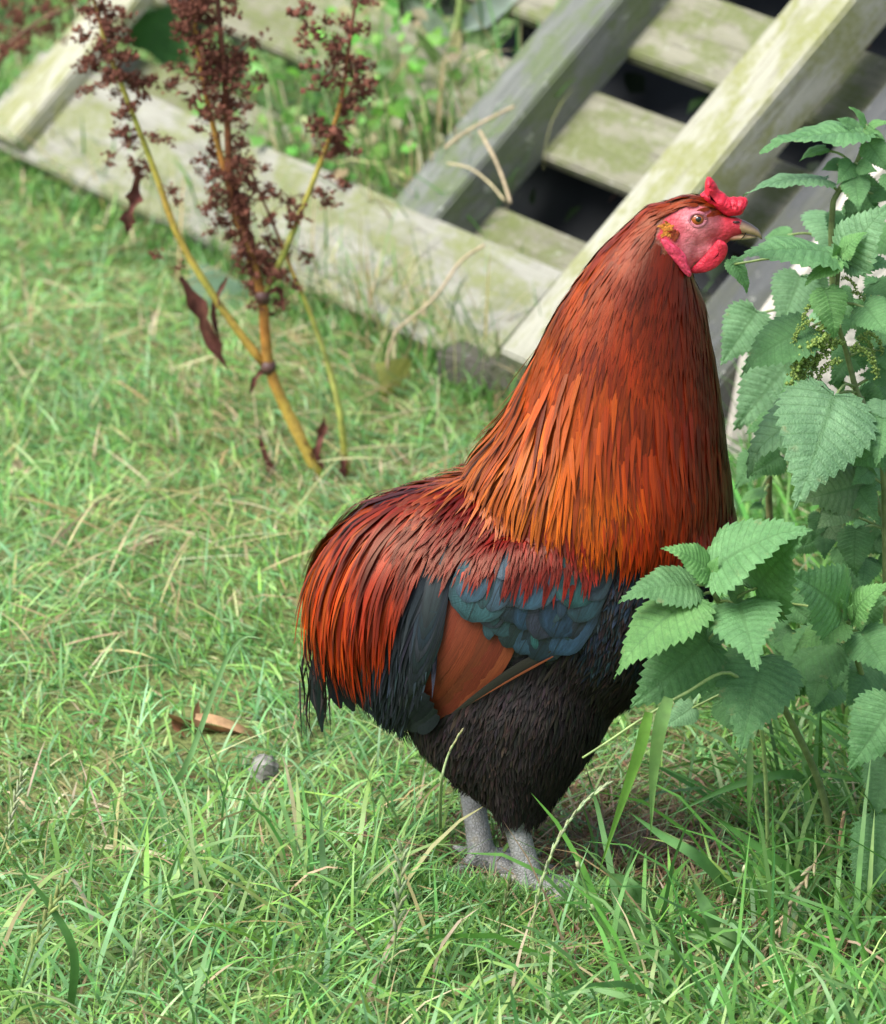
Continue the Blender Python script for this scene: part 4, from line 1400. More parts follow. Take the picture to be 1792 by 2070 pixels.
def nettle(label, stem_px, y0, leaves, catkins=(), r0=0.0034, r1=0.0018, root=None, stem_col=(0.17, 0.22, 0.08)):
    pts = [at(a, b, y) for a, b, y in stem_px]
    if root is not None: pts = [root] + pts
    else:
        g = pts[0]
        pts = [Vector((g.x + 0.01, g.y, 0.0))] + pts
    plant = thing('nettle', label, 'nettle', pts[0], 'nettles at the right')
    o, sp = stem_part('stem', plant, pts, r0, r1, stem_col, 40)
    for lf in leaves:
        base, tip, w, y, col = lf[:5]
        tw = lf[5] if len(lf) > 5 else 1
        A, a = place_leaf(plant, base, tip, w, y, col, tw)
        q = min(sp, key=lambda p: (p - A).length + 0.35 * abs(p.z - A.z + 0.01))
        d = (A - q).length
        if 0.004 < d < 0.09:
            pm, pp = stem_part('petiole', plant, [q, q.lerp(A, 0.5) + Vector((0, 0, 0.10 * d)), A + a * 0.003], 0.0013, 0.0010, (0.20, 0.28, 0.09), 8, 6)
    for (a, b, y, ln, ang) in catkins:
        catkin(plant, a, b, y, ln, ang)
    return plant

# upper nettle, tallest against the grey beam
tall = nettle('tall nettle at the top right with narrow drooping leaves in front of the grey beam', [(1700, 800, 0.30), (1683, 560, 0.26), (1683, 427, .25), (1695, 388, .25), (1737, 319, .25), (1753, 251, .25)], 0.25, [
    ((1740, 272), (1532, 307), 46, .25, G_MID), ((1749, 251), (1716, 216), 18, .25, G_YOUNG), ((1757, 255), (1800, 250), 16, .25, G_YOUNG), ((1757, 290), (1796, 350), 52, .24, G_MID),
    ((1722, 331), (1690, 374), 46, .24, G_MID), ((1737, 335), (1772, 348), 30, .23, G_MID), ((1728, 364), (1733, 430), 58, .23, G_MID), ((1667, 368), (1500, 397), 32, .25, G_PALE), ((1760, 390), (1805, 404), 30, .26, G_DARK),
    ((1668, 300), (1615, 327), 20, .26, G_YOUNG), ((1735, 262), (1690, 240), 26, .26, G_MID), ((1752, 262), (1790, 285), 18, .24, G_YOUNG), ((1700, 330), (1660, 345), 24, .27, G_DARK)])
# nettle behind, with large pale leaves beside the bird's neck
nettle('nettle with large pale leaves growing just right of the neck of the rooster', [(1558, 1075, .42), (1556, 961, .40), (1575, 800, .38), (1612, 640, .37), (1650, 540, .36), (1677, 432, .35)], 0.36, [
    ((1677, 436), (1665, 530), 112, .34, G_PALE), ((1616, 562), (1570, 675), 96, .34, G_PALE), ((1527, 632), (1455, 740), 84, .36, G_PALE), ((1592, 735), (1480, 872), 118, .33, G_PALE), ((1530, 925), (1484, 988), 62, .36, G_DARK),
    ((1599, 474), (1543, 482), 30, .35, G_MID), ((1640, 560), (1655, 640), 60, .37, G_DARK), ((1590, 700), (1625, 770), 60, .38, G_DARK), ((1560, 860), (1600, 930), 64, .38, G_DARK), ((1543, 993), (1492, 1017), 20, .36, G_YOUNG), ((1540, 1020), (1512, 1032), 14, .36, G_YOUNG)], stem_col=(0.13, 0.12, 0.05))
# flowering nettle in the middle of the clump
flowering = nettle('flowering nettle at the right with hanging green flower strings and one very large leaf', [(1790, 1010, .05), (1772, 905, .05), (1755, 838, .06), (1732, 790, .06), (1711, 710, .06), (1691, 630, .05), (1698, 518, .05)], 0.05, [
    ((1687, 519), (1475, 524), 52, .05, G_MID), ((1478, 528), (1514, 594), 32, .06, G_MID), ((1712, 524), (1796, 412), 84, .05, G_PALE), ((1704, 511), (1748, 468), 32, .04, G_YOUNG), ((1693, 516), (1685, 490), 18, .04, G_YOUNG), ((1693, 530), (1625, 577), 34, .03, G_YOUNG),
    ((1716, 530), (1805, 538), 48, .05, G_PALE), ((1670, 588), (1687, 688), 62, .02, G_YOUNG), ((1748, 618), (1790, 682), 78, .04, G_MID), ((1632, 665), (1491, 752), 82, .03, G_DARK), ((1684, 806), (1600, 1020), 200, .0, G_PALE), ((1672, 812), (1494, 945), 84, .03, G_PALE),
    ((1784, 848), (1767, 940), 84, .0, G_MID), ((1792, 758), (1737, 758), 38, .06, G_DARK), ((1784, 704), (1794, 756), 42, .06, G_DARK), ((1702, 518), (1712, 494), 16, .04, G_YOUNG), ((1740, 690), (1765, 660), 34, .08, G_MID), ((1705, 770), (1672, 775), 36, .09, G_DARK),
    ((1735, 944), (1775, 962), 24, .05, G_YOUNG), ((1715, 950), (1672, 962), 24, .05, G_MID), ((1740, 800), (1800, 830), 60, .09, G_DARK)],
    [(1668, 602, .02, 48, 3.1), (1650, 645, .02, 52, 3.3), (1700, 640, .03, 70, 3.4), (1705, 650, .03, 84, 2.9), (1712, 690, .03, 78, 3.0), (1698, 680, .03, 95, 3.2), (1716, 700, .03, 70, 0.2), (1690, 690, .02, 88, 2.8), (1683, 676, .02, 100, 3.5), (1745, 672, .05, 50, 0.3), (1730, 680, .05, 44, 0.1),
     (1742, 845, .04, 80, 3.3), (1735, 860, .04, 84, 2.7), (1745, 880, .04, 70, 0.1), (1738, 900, .04, 76, 3.2), (1700, 560, .04, 40, 0.2), (1720, 590, .05, 44, 0.3), (1755, 600, .06, 40, 0.2), (1706, 726, .02, 60, 3.0), (1676, 715, .02, 56, 3.1)])
# smaller leaves filling the clump
def fill(plant, n, box, ys, cols, wr=(36, 78)):
    for _ in range(n):
        a, b = random.uniform(box[0], box[2]), random.uniform(box[1], box[3])
        an = random.uniform(0.2, 2.9); L = random.uniform(50, 95)
        place_leaf(plant, (a, b), (a + L * math.cos(an), b + L * math.sin(an) * .8), L * random.uniform(.55, .95), random.uniform(*ys), random.choice(cols))
# worn nettle low on the right
worn = nettle('worn nettle low at the right whose leaves have dry ragged edges', [(1800, 1250, .08), (1792, 1100, .08), (1770, 1000, .08), (1748, 960, .08)], 0.08, [
    ((1743, 980), (1612, 1012), 104, .05, G_WORN), ((1708, 1016), (1648, 1070), 66, .04, G_WORN), ((1790, 968), (1752, 992), 54, .08, G_MID), ((1731, 1071), (1728, 1168), 58, .06, G_MID), ((1660, 1040), (1700, 1100), 70, .09, G_WORN), ((1775, 1010), (1800, 1080), 60, .09, G_MID)])
# low front cluster in front of the breast
nearest = nettle('nearest nettle cluster, its jagged leaves overlapping the dark breast of the rooster', [(1665, 1610, -.02), (1590, 1440, -.06), (1500, 1290, -.11), (1452, 1215, -.14), (1431, 1172, -.14)], -.14, [
    ((1431, 1152), (1340, 1104), 54, -.15, G_YOUNG), ((1446, 1149), (1633, 1060), 92, -.15, G_MID), ((1402, 1186), (1249, 1209), 70, -.15, G_MID), ((1404, 1216), (1239, 1370), 92, -.16, G_YOUNG), ((1427, 1299), (1272, 1430), 138, -.135, G_DARK),
    ((1533, 1190), (1612, 1084), 132, -.12, G_DARK), ((1495, 1227), (1520, 1340), 152, -.16, G_MID), ((1535, 1335), (1488, 1508), 182, -.12, G_DARK), ((1440, 1160), (1452, 1124), 22, -.155, G_YOUNG), ((1436, 1165), (1408, 1150), 24, -.155, G_YOUNG), ((1450, 1165), (1462, 1200), 30, -.16, G_YOUNG),
    ((1430, 1170), (1400, 1178), 22, -.155, G_YOUNG), ((1460, 1280), (1400, 1250), 50, -.11, G_PALE), ((1500, 1210), (1460, 1190), 46, -.12, G_PALE), ((1400, 1430), (1342, 1470), 46, -.08, G_PALE)])
# second apex to the right
budding = nettle('nettle right of the nearest cluster with a small pale bud at its tip', [(1790, 1560, .02), (1760, 1420, -.02), (1722, 1300, -.06), (1715, 1250, -.07)], -.06, [
    ((1698, 1232), (1588, 1155), 118, -.07, G_MID), ((1725, 1242), (1797, 1178), 46, -.07, G_YOUNG), ((1706, 1264), (1595, 1316), 46, -.08, G_YOUNG), ((1684, 1300), (1552, 1388), 94, -.05, G_DARK), ((1744, 1281), (1789, 1362), 98, -.08, G_MID),
    ((1763, 1354), (1706, 1424), 84, -.03, G_DARK), ((1796, 1368), (1738, 1445), 84, -.02, G_DARK), ((1731, 1255), (1800, 1204), 66, -.04, G_DARK), ((1590, 1215), (1650, 1265), 56, -.02, G_DARK), ((1600, 1275), (1565, 1335), 56, -.02, G_DARK), ((1640, 1250), (1690, 1290), 50, -.02, G_DARK),
    ((1713, 1246), (1700, 1210), 18, -.075, G_YOUNG), ((1716, 1248), (1722, 1220), 16, -.075, G_YOUNG)])
fill(tall, 10, (1690, 300, 1800, 520), (.26, .34), [G_DARK, G_MID])
fill(flowering, 12, (1560, 600, 1800, 900), (.10, .2), [G_MID, G_PALE, G_DARK])
fill(flowering, 8, (1700, 760, 1800, 1000), (.0, .06), [G_MID, G_PALE])
fill(worn, 16, (1640, 990, 1800, 1180), (.08, .18), [G_DARK, G_MID, G_WORN])
fill(flowering, 20, (1690, 560, 1800, 980), (.07, .16), [G_DARK, G_MID])
fill(flowering, 9, (1560, 780, 1720, 1000), (.12, .22), [G_DARK, G_DARK, G_MID])
fill(budding, 12, (1540, 1180, 1790, 1420), (.0, .09), [G_DARK, G_DARK, G_MID])
fill(nearest, 10, (1440, 1180, 1600, 1420), (-.09, -.02), [G_DARK, G_DARK, G_MID])
# lowest at the right edge
nettle('lowest nettle leaning in from the right edge over the long grass', [(1850, 1760, -.10), (1840, 1600, -.12), (1815, 1420, -.14)], -.14, [
    ((1802, 1424), (1711, 1558), 108, -.15, G_MID), ((1797, 1546), (1757, 1652), 98, -.10, G_DARK), ((1802, 1670), (1724, 1818), 120, -.13, G_DARK), ((1830, 1480), (1900, 1560), 100, -.14, G_MID), ((1840, 1600), (1920, 1650), 100, -.12, G_MID)])

# ------------------------------------------------------------------ pale slab behind the nettles, dark sheet and growth behind the pallet
def slab():
    out = [(1478, 1062), (1470, 930), (1512, 720), (1600, 600), (1668, 520), (1740, 400), (1800, 350), (1930, 330), (1950, 1062)]
    yb = 1.0
    mb = MB()
    V = []
    for t in (0, 0.06):
        for a, b in out:
            p = at(a, b, yb)
            V.append(p + Vector((0, t + 0.10 * p.z, 0)))
    n = len(out)
    c0, c1 = sum((v for v in V[:n]), Vector()) / n, sum((v for v in V[n:]), Vector()) / n
    V += [c0, c1]
    F = [(2 * n, i, (i + 1) % n) for i in range(n)] + [(2 * n + 1, n + (i + 1) % n, n + i) for i in range(n)] + [(i, n + i, n + (i + 1) % n, (i + 1) % n) for i in range(n)]
    mb.add(V, F)
    o = obj('stone_slab', mb.mesh('stone_slab', False), simple('pale_limestone', (0.50, 0.46, 0.39), 0.85, 0.2, noise=(14, 0.25), bump=(40, 0.8, 0.01)))
    tag(o, 'pale cream stone slab standing behind the nettles at the right', 'stone slab')
slab()

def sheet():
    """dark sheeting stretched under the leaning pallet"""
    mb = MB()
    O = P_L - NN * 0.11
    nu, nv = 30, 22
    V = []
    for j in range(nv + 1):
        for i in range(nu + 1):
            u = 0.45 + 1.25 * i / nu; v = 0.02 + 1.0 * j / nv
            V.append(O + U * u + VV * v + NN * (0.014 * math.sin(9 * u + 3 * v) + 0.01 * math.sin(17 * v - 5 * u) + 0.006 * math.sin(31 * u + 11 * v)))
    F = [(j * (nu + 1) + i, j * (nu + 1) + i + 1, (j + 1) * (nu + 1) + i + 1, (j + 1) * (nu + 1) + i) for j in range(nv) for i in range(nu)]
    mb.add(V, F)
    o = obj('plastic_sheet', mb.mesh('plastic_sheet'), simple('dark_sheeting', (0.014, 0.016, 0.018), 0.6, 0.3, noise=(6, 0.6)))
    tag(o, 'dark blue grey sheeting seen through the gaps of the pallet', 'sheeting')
sheet()

def leaf_scatter(name, P, N, size, cols, label, mat=None):
    mb = MB()
    for p, n in zip(P, N):
        n = Vector(n).normalized()
        a = n.orthogonal().normalized()
        a = Matrix.Rotation(random.uniform(0, 6.28), 3, n) @ a
        s = n.cross(a)
        L = random.uniform(*size); w = L * random.uniform(0.3, 0.42)
        p = Vector(p)
        V = [p, p + a * L * .35 + s * w + n * w * .3, p + a * L * .75 + s * w * .6 + n * w * .15, p + a * L, p + a * L * .75 - s * w * .6 + n * w * .15, p + a * L * .35 - s * w + n * w * .3, p + a * L * .5]
        F = [(0, 6, 1), (1, 6, 2), (2, 6, 3), (3, 6, 4), (4, 6, 5), (5, 6, 0)]
        mb.add(V, F, jitter_col(random.choice(cols), 0.2, 0.08))
    o = obj(name, mb.mesh(name), mat or M['weedleaf'])
    tag(o, label, None, None, 'stuff')

def growth():
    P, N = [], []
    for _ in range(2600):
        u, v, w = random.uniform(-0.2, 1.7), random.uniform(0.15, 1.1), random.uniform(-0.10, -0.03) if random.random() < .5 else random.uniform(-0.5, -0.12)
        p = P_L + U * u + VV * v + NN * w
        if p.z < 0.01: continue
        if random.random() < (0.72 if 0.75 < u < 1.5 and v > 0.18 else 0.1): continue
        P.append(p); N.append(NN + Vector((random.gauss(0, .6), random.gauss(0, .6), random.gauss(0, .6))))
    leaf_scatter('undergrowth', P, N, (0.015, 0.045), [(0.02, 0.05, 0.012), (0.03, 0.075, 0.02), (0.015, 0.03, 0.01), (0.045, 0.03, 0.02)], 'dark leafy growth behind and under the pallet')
    # bright weeds pushing up between the lower boards
    P, N = [], []
    for _ in range(170):
        u = random.gauss(0.55, 0.12); v = random.uniform(0.10, 0.40) * (1 - 0.6 * abs(u - 0.53) / 0.3)
        w = random.uniform(0.0, 0.09)
        if abs(u - 0.53) > 0.3 or v < 0.1: continue
        P.append(P_L + U * u + VV * v + NN * w); N.append(Vector((random.gauss(-.2, .5), -0.6 + random.gauss(0, .4), 0.9)))
    leaf_scatter('green_weeds', P, N, (0.010, 0.026), [(0.12, 0.33, 0.035), (0.10, 0.26, 0.04), (0.16, 0.36, 0.06), (0.08, 0.2, 0.03), (0.28, 0.26, 0.13)], 'bright green weeds growing between the lower boards of the pallet')
    P, N = [], []  # strip of dark leaves added as the shadow under the lower board
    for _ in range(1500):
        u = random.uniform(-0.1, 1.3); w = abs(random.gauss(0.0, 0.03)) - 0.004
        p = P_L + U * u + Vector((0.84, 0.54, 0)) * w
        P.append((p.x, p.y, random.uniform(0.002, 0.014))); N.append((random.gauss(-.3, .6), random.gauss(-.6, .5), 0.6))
    leaf_scatter('shade_leaves', P, N, (0.010, 0.034), [(0.05, 0.10, 0.025), (0.07, 0.15, 0.03), (0.06, 0.04, 0.022), (0.035, 0.06, 0.02)], 'dark leaves put in for the shade under the edge of the lower board')
    # bushy growth in the top left corner and beyond the pallet
    P, N = [], []
    for _ in range(2600):
        x, y = random.uniform(-1.1, 1.0), random.uniform(2.75, 3.5)
        z = random.uniform(0, 0.22) if x < -0.3 else random.uniform(0, 0.35)
        P.append((x, y, z)); N.append((random.gauss(0, .5), -0.6, 0.8 + random.gauss(0, .3)))
    leaf_scatter('far_weeds', P, N, (0.02, 0.05), [(0.10, 0.22, 0.05), (0.13, 0.28, 0.06), (0.06, 0.15, 0.04)], 'low leafy weeds beyond the pallet')
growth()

# ------------------------------------------------------------------ the dock gone to seed
def seed_cluster_mesh(seed):
    rs = random.Random(seed)
    mb = MB()
    for k in range(26):
        d = Vector((rs.gauss(0, 1), rs.gauss(0, 1), rs.gauss(0, 0.6)))
        c = d * 0.30
        n = Vector((rs.gauss(0, 1), rs.gauss(0, 1), rs.gauss(0, 1))).normalized()
        a = n.orthogonal().normalized(); s = n.cross(a)
        r = rs.uniform(0.14, 0.26)
        V = [c + a * r, c + s * r * .8, c - a * r * .9, c - s * r * .8, c + n * r * .35, c - n * r * .35]
        F = [(0, 1, 4), (1, 2, 4), (2, 3, 4), (3, 0, 4), (1, 0, 5), (2, 1, 5), (3, 2, 5), (0, 3, 5)]
        g = rs.uniform(0.6, 1.4)
        mb.add(V, F, (0.165 * g, 0.062 * g, 0.040 * g))
    me = mb.mesh('seed_cluster', False); me.materials.append(M['seed'])
    return me
SEEDS = [seed_cluster_mesh(80 + k) for k in range(5)]

def seeds(plant, p, size):
    o = bpy.data.objects.new('seed_cluster', random.choice(SEEDS))
    COL.objects.link(o)
    o.parent = plant
    o.matrix_parent_inverse = Matrix.Translation(-Vector(plant.location))
    o.matrix_basis = Matrix.Translation(p) @ Matrix.Rotation(random.uniform(0, 6.28), 4, 'Z') @ Matrix.Rotation(random.uniform(-.6, .6), 4, 'X') @ Matrix.Scale(size * 1.12, 4)

def withered_leaf(plant, pts, w, col, name='withered_leaf', mat='dryleaf'):
    sp = spline(pts, 14)
    mb = MB()
    V, F = [], []
    prof = [v * random.uniform(0.6, 1.15) for v in spl([0.2, 0.7, 1.0, 0.6, 0.9, 0.5, 0.05], 14)]
    tw = random.uniform(0, 3)
    for i, p in enumerate(sp):
        t = (sp[min(i + 1, 13)] - sp[max(i - 1, 0)]).normalized()
        s = t.cross(VIEW).normalized()
        n = s.cross(t)
        th = 0.9 * math.sin(tw + 0.6 * i)
        for k in (-1, -0.4, 0.4, 1):
            h = w * prof[i] / 2 * (1 + random.uniform(-.2, .2))
            V.append(p + (s * math.cos(th) + n * math.sin(th)) * (h * k) + n * (h * 0.9 * (k * k) * random.uniform(.7, 1.2)))
    for i in range(13):
        for k in range(3):
            F.append((i * 4 + k, i * 4 + k + 1, (i + 1) * 4 + k + 1, (i + 1) * 4 + k))
    mb.add(V, F, [(*jitter_col(col, 0.2, 0.05), 1) for _ in V])
    return obj(name, mb.mesh(name), M[mat], plant)

def dock():
    root = ground_at(652, 975)
    yd = root.y
    plant = thing('dock_plant', 'tall dock gone to seed with red brown seed clusters on yellow stems', 'dock plant', root)
    A = lambda a, b, dy=0: at(a, b, yd + dy)
    def part_stem(name, path, r0, r1, cols, n=26):
        sp = spline(path, n)
        V, F = tube(sp, spl([r0, r1], n), 9, 0.08)
        C = []
        for i in range(n):
            c = tuple(np.interp(i / (n - 1), np.linspace(0, 1, len(cols)), [q[j] for q in cols]) for j in range(3))
            C += [jitter_col(c, 0.08, 0.04)] * 9
        C += [cols[0], cols[-1]]
        mb = MB(); mb.add(V, F, C)
        obj(name, mb.mesh(name), M['stalk'], plant)
        return sp
    YG, OR, RB, DK = (0.40, 0.36, 0.07), (0.42, 0.22, 0.04), (0.20, 0.07, 0.03), (0.10, 0.035, 0.025)
    main = part_stem('stem', [root, A(600, 870), A(545, 745), A(530, 600), A(500, 500), A(468, 400), A(462, 280), A(452, 130), A(440, 0), A(436, -60)], 0.0064, 0.0022, [(0.38, 0.33, 0.06), (0.40, 0.26, 0.05), (0.36, 0.16, 0.035), (0.38, 0.19, 0.04), RB, RB, DK, DK])
    left = part_stem('branch', [A(537, 742), A(440, 610), A(362, 480), A(315, 350), A(265, 220), A(215, 90), A(185, -20)], 0.0042, 0.0018, [OR, YG, (0.45, 0.33, 0.06), YG, YG, RB])
    right = part_stem('branch', [A(532, 600), A(575, 510), A(612, 420), A(655, 310), A(688, 210), A(705, 100), A(722, -20)], 0.0036, 0.0014, [(0.24, 0.28, 0.06), (0.30, 0.30, 0.06), YG, OR, RB, DK])
    mid = part_stem('branch', [A(478, 440), A(440, 290), A(412, 170), A(396, 60), A(388, -20)], 0.0034, 0.0016, [RB, OR, (0.45, 0.28, 0.05), RB])
    thin = part_stem('branch', [ground_at(700, 965), A(690, 850), A(665, 740), A(630, 640), A(596, 560), A(560, 470), A(500, 330)], 0.0040, 0.0010, [YG, (0.36, 0.38, 0.09), (0.30, 0.33, 0.08), YG, RB, DK])
    for c in (A(543, 742), A(531, 600)):
        V, F = tube([c + Vector((0, 0, -.006)), c, c + Vector((0, 0, 0.006))], [0.0062, 0.0080, 0.0064], 10, 0.1)
        mb = MB(); mb.add(V, F, (0.10, 0.05, 0.04)); obj('node', mb.mesh('node'), M['stalk'], plant)
    def twig(p, q):
        V, F = tube([p, (p + q) / 2 + Vector((0, 0, .002)), q], 0.0005, 4)
        mb = MB(); mb.add(V, F, DK); obj('twig', mb.mesh('twig'), M['stalk'], plant)
    def along(sp, f0, f1, n, spread, size):
        for k in range(n):
            f = random.uniform(f0, f1)
            p = sp[min(len(sp) - 1, int(f * (len(sp) - 1)))]
            seeds(plant, p + Vector((random.gauss(0, spread), random.gauss(0, spread), random.gauss(0, spread * .7))), size * random.uniform(0.7, 1.3))
    along(main, 0.34, 0.66, 46, 0.009, 0.0115)
    along(main, 0.58, 1.0, 52, 0.012, 0.0120)
    along(mid, 0.40, 1.0, 34, 0.010, 0.012)
    for f in (0.30, 0.70, 0.78, 0.86, 0.93, 1.0):
        p = left[int(f * (len(left) - 1))]
        for k in range(4 if f > .4 else 2):
            seeds(plant, p + Vector((random.gauss(0, .012), random.gauss(0, .01), random.gauss(0, .008))), random.uniform(.009, .015))
    along(left, 0.80, 1.0, 18, 0.016, 0.0120)
    along(right, 0.34, 1.0, 26, 0.008, 0.0115)
    for (a, b) in ((655, 265), (640, 255), (668, 275), (730, 160), (742, 175), (722, 150), (735, 190), (600, 430), (592, 445), (620, 90), (625, 130), (700, 45), (720, 60), (632, 60), (650, 170), (610, 20)):
        q = A(a, b, random.uniform(-.03, .03)); seeds(plant, q, random.uniform(.012, .02))
    # side twigs with small clusters hanging from the branches
    for sp, f0, f1, n in ((left, 0.42, 0.95, 18), (main, 0.42, 0.98, 26), (right, 0.4, 0.95, 8), (mid, .4, .95, 8), (thin, .55, 1.0, 8)):
        for k in range(n):
            p = sp[int(random.uniform(f0, f1) * (len(sp) - 1))]
            q = p + Vector((random.choice((-1, 1)) * random.uniform(.010, .034), random.uniform(-.02, .02), random.uniform(-.022, .022)))
            twig(p, q)
            for j in range(3):
                seeds(plant, p.lerp(q, 1 - 0.27 * j) + Vector((random.gauss(0, .003), 0, random.gauss(0, .003))), random.uniform(.008, .0135) * (1 - .12 * j))
    BR = (0.13, 0.05, 0.037)
    withered_leaf(plant, [A(365, 560), A(400, 620), A(425, 680), A(462, 750)], 0.024, BR)
    withered_leaf(plant, [A(282, 345), A(272, 400), A(262, 440), A(258, 475)], 0.019, BR)
    withered_leaf(plant, [A(475, 370), A(490, 430), A(505, 500), A(520, 560)], 0.024, BR)
    withered_leaf(plant, [A(525, 880), A(535, 915), A(548, 945), A(562, 970)], 0.011, BR)
    withered_leaf(plant, [A(655, 845), A(650, 880), A(640, 915), A(636, 950)], 0.013, BR)
    withered_leaf(plant, [A(693, 920), A(695, 950), A(698, 985)], 0.013, BR)
    withered_leaf(plant, [A(600, 880), A(612, 900), A(640, 920), A(660, 960)], 0.012, BR)
    withered_leaf(plant, [A(460, 560), A(440, 600), A(432, 640), A(445, 690)], 0.010, BR)
    withered_leaf(plant, [A(545, 745), A(520, 760), A(505, 800)], 0.009, BR)
    withered_leaf(plant, [A(530, 600), A(560, 585), A(570, 600), A(568, 630)], 0.010, BR)
dock()

def dock_side():
    p0 = at(-70, 560, 1.75)
    root = Vector((p0.x, 1.75, 0))
    plant = thing('dock_plant', 'red brown dock seed spray leaning in at the top left corner', 'dock plant', root)
    A = lambda a, b: at(a, b, 1.75)
    sp = spline([root, A(-60, 300), A(0, 120), A(70, 50), A(150, 10)], 26)
    V, F = tube(sp, spl([0.006, 0.001], 26), 8)
    mb = MB(); mb.add(V, F, (0.14, 0.06, 0.03)); obj('stem', mb.mesh('stem'), M['stalk'], plant)
    for k in range(34):
        p = sp[random.randint(15, 25)]
        seeds(plant, p + Vector((random.gauss(0, .02), random.gauss(0, .02), random.gauss(0, .016))), random.uniform(.009, .015))
dock_side()

# ------------------------------------------------------------------ single stalks, blades, leaves and stones
def seed_stalk(label, path, r, col, head_from=0.5, head_col=(0.36, 0.42, 0.22), spike=0.010, n_sp=14, spread=0.5, nodes=(), group='grass stalks standing in the lawn'):
    """path: list of (px, py, y); the first point is on the ground"""
    pts = [ground_at(*path[0][:2])] + [at(a, b, y) for a, b, y in path[1:]]
    root = thing('grass_stalk', label, 'grass stalk', pts[0], group)
    sp = spline(pts, 30)
    V, F = tube(sp, spl([r, r * 0.45], 30), 6)
    mb = MB(); mb.add(V, F, col); obj('stem', mb.mesh('stem'), M['stalk'], root)
    for (f, c) in nodes:
        q = sp[int(f * 29)]
        t = (sp[min(29, int(f * 29) + 1)] - sp[max(0, int(f * 29) - 1)]).normalized()
        V, F = tube([q - t * .003, q, q + t * .003], [r, r * 1.3, r], 8)
        mb = MB(); mb.add(V, F, c); obj('node', mb.mesh('node'), M['stalk'], root)
    mb = MB()
    for k in range(n_sp):
        f = head_from + (1 - head_from) * (k + 0.5) / n_sp
        i = min(28, int(f * 29))
        p = sp[i].lerp(sp[i + 1], f * 29 - i)
        t = (sp[i + 1] - sp[i]).normalized()
        s = t.cross(VIEW).normalized() * (1 if k % 2 else -1)
        for j in range(3):
            d = (t + s * spread * (0.5 + 0.4 * j) + Vector((0, random.gauss(0, .2), 0))).normalized()
            b = p + t * (j * spike * .2)
            L = spike * random.uniform(.8, 1.1)
            V, F = tube([b, b + d * L * .4, b + d * L * .75, b + d * L], [spike * .04, spike * .13, spike * .10, spike * .015], 5)
            mb.add(V, F, jitter_col(head_col, 0.12, 0.05))
    if n_sp:
        obj('seed_head', mb.mesh('seed_head'), M['weedleaf'], root)
    return root
GR, PG, DG = (0.17, 0.27, 0.08), (0.36, 0.42, 0.20), (0.09, 0.16, 0.045)
seed_stalk('tall pale arching grass stalk right of the legs, bowing to the right', [(1112, 2085), (1082, 1940, -.20), (1082, 1840, -.20), (1118, 1720, -.20), (1170, 1635, -.20), (1222, 1590, -.20)], 0.0016, (0.30, 0.38, 0.15), 0.40, (0.40, 0.47, 0.26), 0.0085, 22, 0.12)
seed_stalk('upright grass stalk with a feathery pale head, left of the legs', [(768, 2060), (795, 1930, -.25), (806, 1830, -.25), (814, 1720, -.25)], 0.0013, GR, 0.45, (0.36, 0.43, 0.24), 0.012, 11, 0.45)
seed_stalk('dark thin grass stalk between the upright pale head and the legs', [(980, 2010), (1005, 1890, -.2), (1020, 1830, -.2), (1032, 1788, -.2)], 0.0011, DG, 0.4, (0.14, 0.17, 0.06), 0.008, 9, 0.25)
seed_stalk('pale grass stalk leaning along the left edge of the picture', [(-8, 1760), (14, 1690, -.02), (28, 1630, -.02), (46, 1570, -.02)], 0.0012, PG, 0.3, (0.40, 0.46, 0.26), 0.010, 12, 0.3)
seed_stalk('yellowish grass stalk low in the left corner leaning right', [(22, 2070), (60, 1940, -.3), (92, 1860, -.3), (126, 1792, -.3)], 0.0014, GR, 0.35, (0.34, 0.40, 0.14), 0.012, 11, 0.35)
seed_stalk('green jointed grass stalk with pale nodes in front of the nettles', [(1428, 2040), (1452, 1930, -.2), (1478, 1850, -.2), (1508, 1745, -.2)], 0.0013, (0.13, 0.24, 0.06), 0.9, (0.3, 0.3, 0.15), 0.006, 0, nodes=((0.45, (0.34, 0.37, 0.20)), (0.78, (0.34, 0.37, 0.20)), (0.97, (0.36, 0.36, 0.2))))
seed_stalk('green jointed grass stalk leaning left, right of the legs', [(1300, 2010), (1250, 1920, -.22), (1202, 1840, -.22), (1165, 1738, -.22)], 0.0014, (0.13, 0.24, 0.06), 0.9, GR, 0.006, 0, nodes=((0.7, (0.32, 0.36, 0.18)), (0.97, (0.34, 0.34, 0.18))))
seed_stalk('dry buff seed head drooping over the grass under the nettles', [(1700, 1830), (1690, 1690, -.08), (1655, 1730, -.12), (1600, 1830, -.16), (1545, 1930, -.18)], 0.0008, (0.34, 0.28, 0.14), 0.5, (0.52, 0.42, 0.25), 0.012, 13, 0.35)
seed_stalk('pale green grass head lying to the right near the bottom right corner', [(1790, 2030), (1700, 1985, -.28), (1630, 1945, -.28), (1572, 1915, -.28)], 0.0011, (0.2, 0.34, 0.08), 0.35, (0.42, 0.48, 0.22), 0.009, 9, 0.25)
seed_stalk('single blunt tipped grass spike in front of the black belly feathers', [(890, 1690), (892, 1590, -.16), (905, 1530, -.16), (930, 1482, -.16)], 0.0015, (0.26, 0.34, 0.14), 0.5, (0.36, 0.34, 0.16), 0.006, 6, 0.08)
seed_stalk('thin dark grass stalk standing alone in the left lawn', [(482, 1825), (470, 1700, .03), (440, 1570, .03), (402, 1470, .03)], 0.0010, (0.10, 0.17, 0.07), 0.9, GR, 0.006, 0)
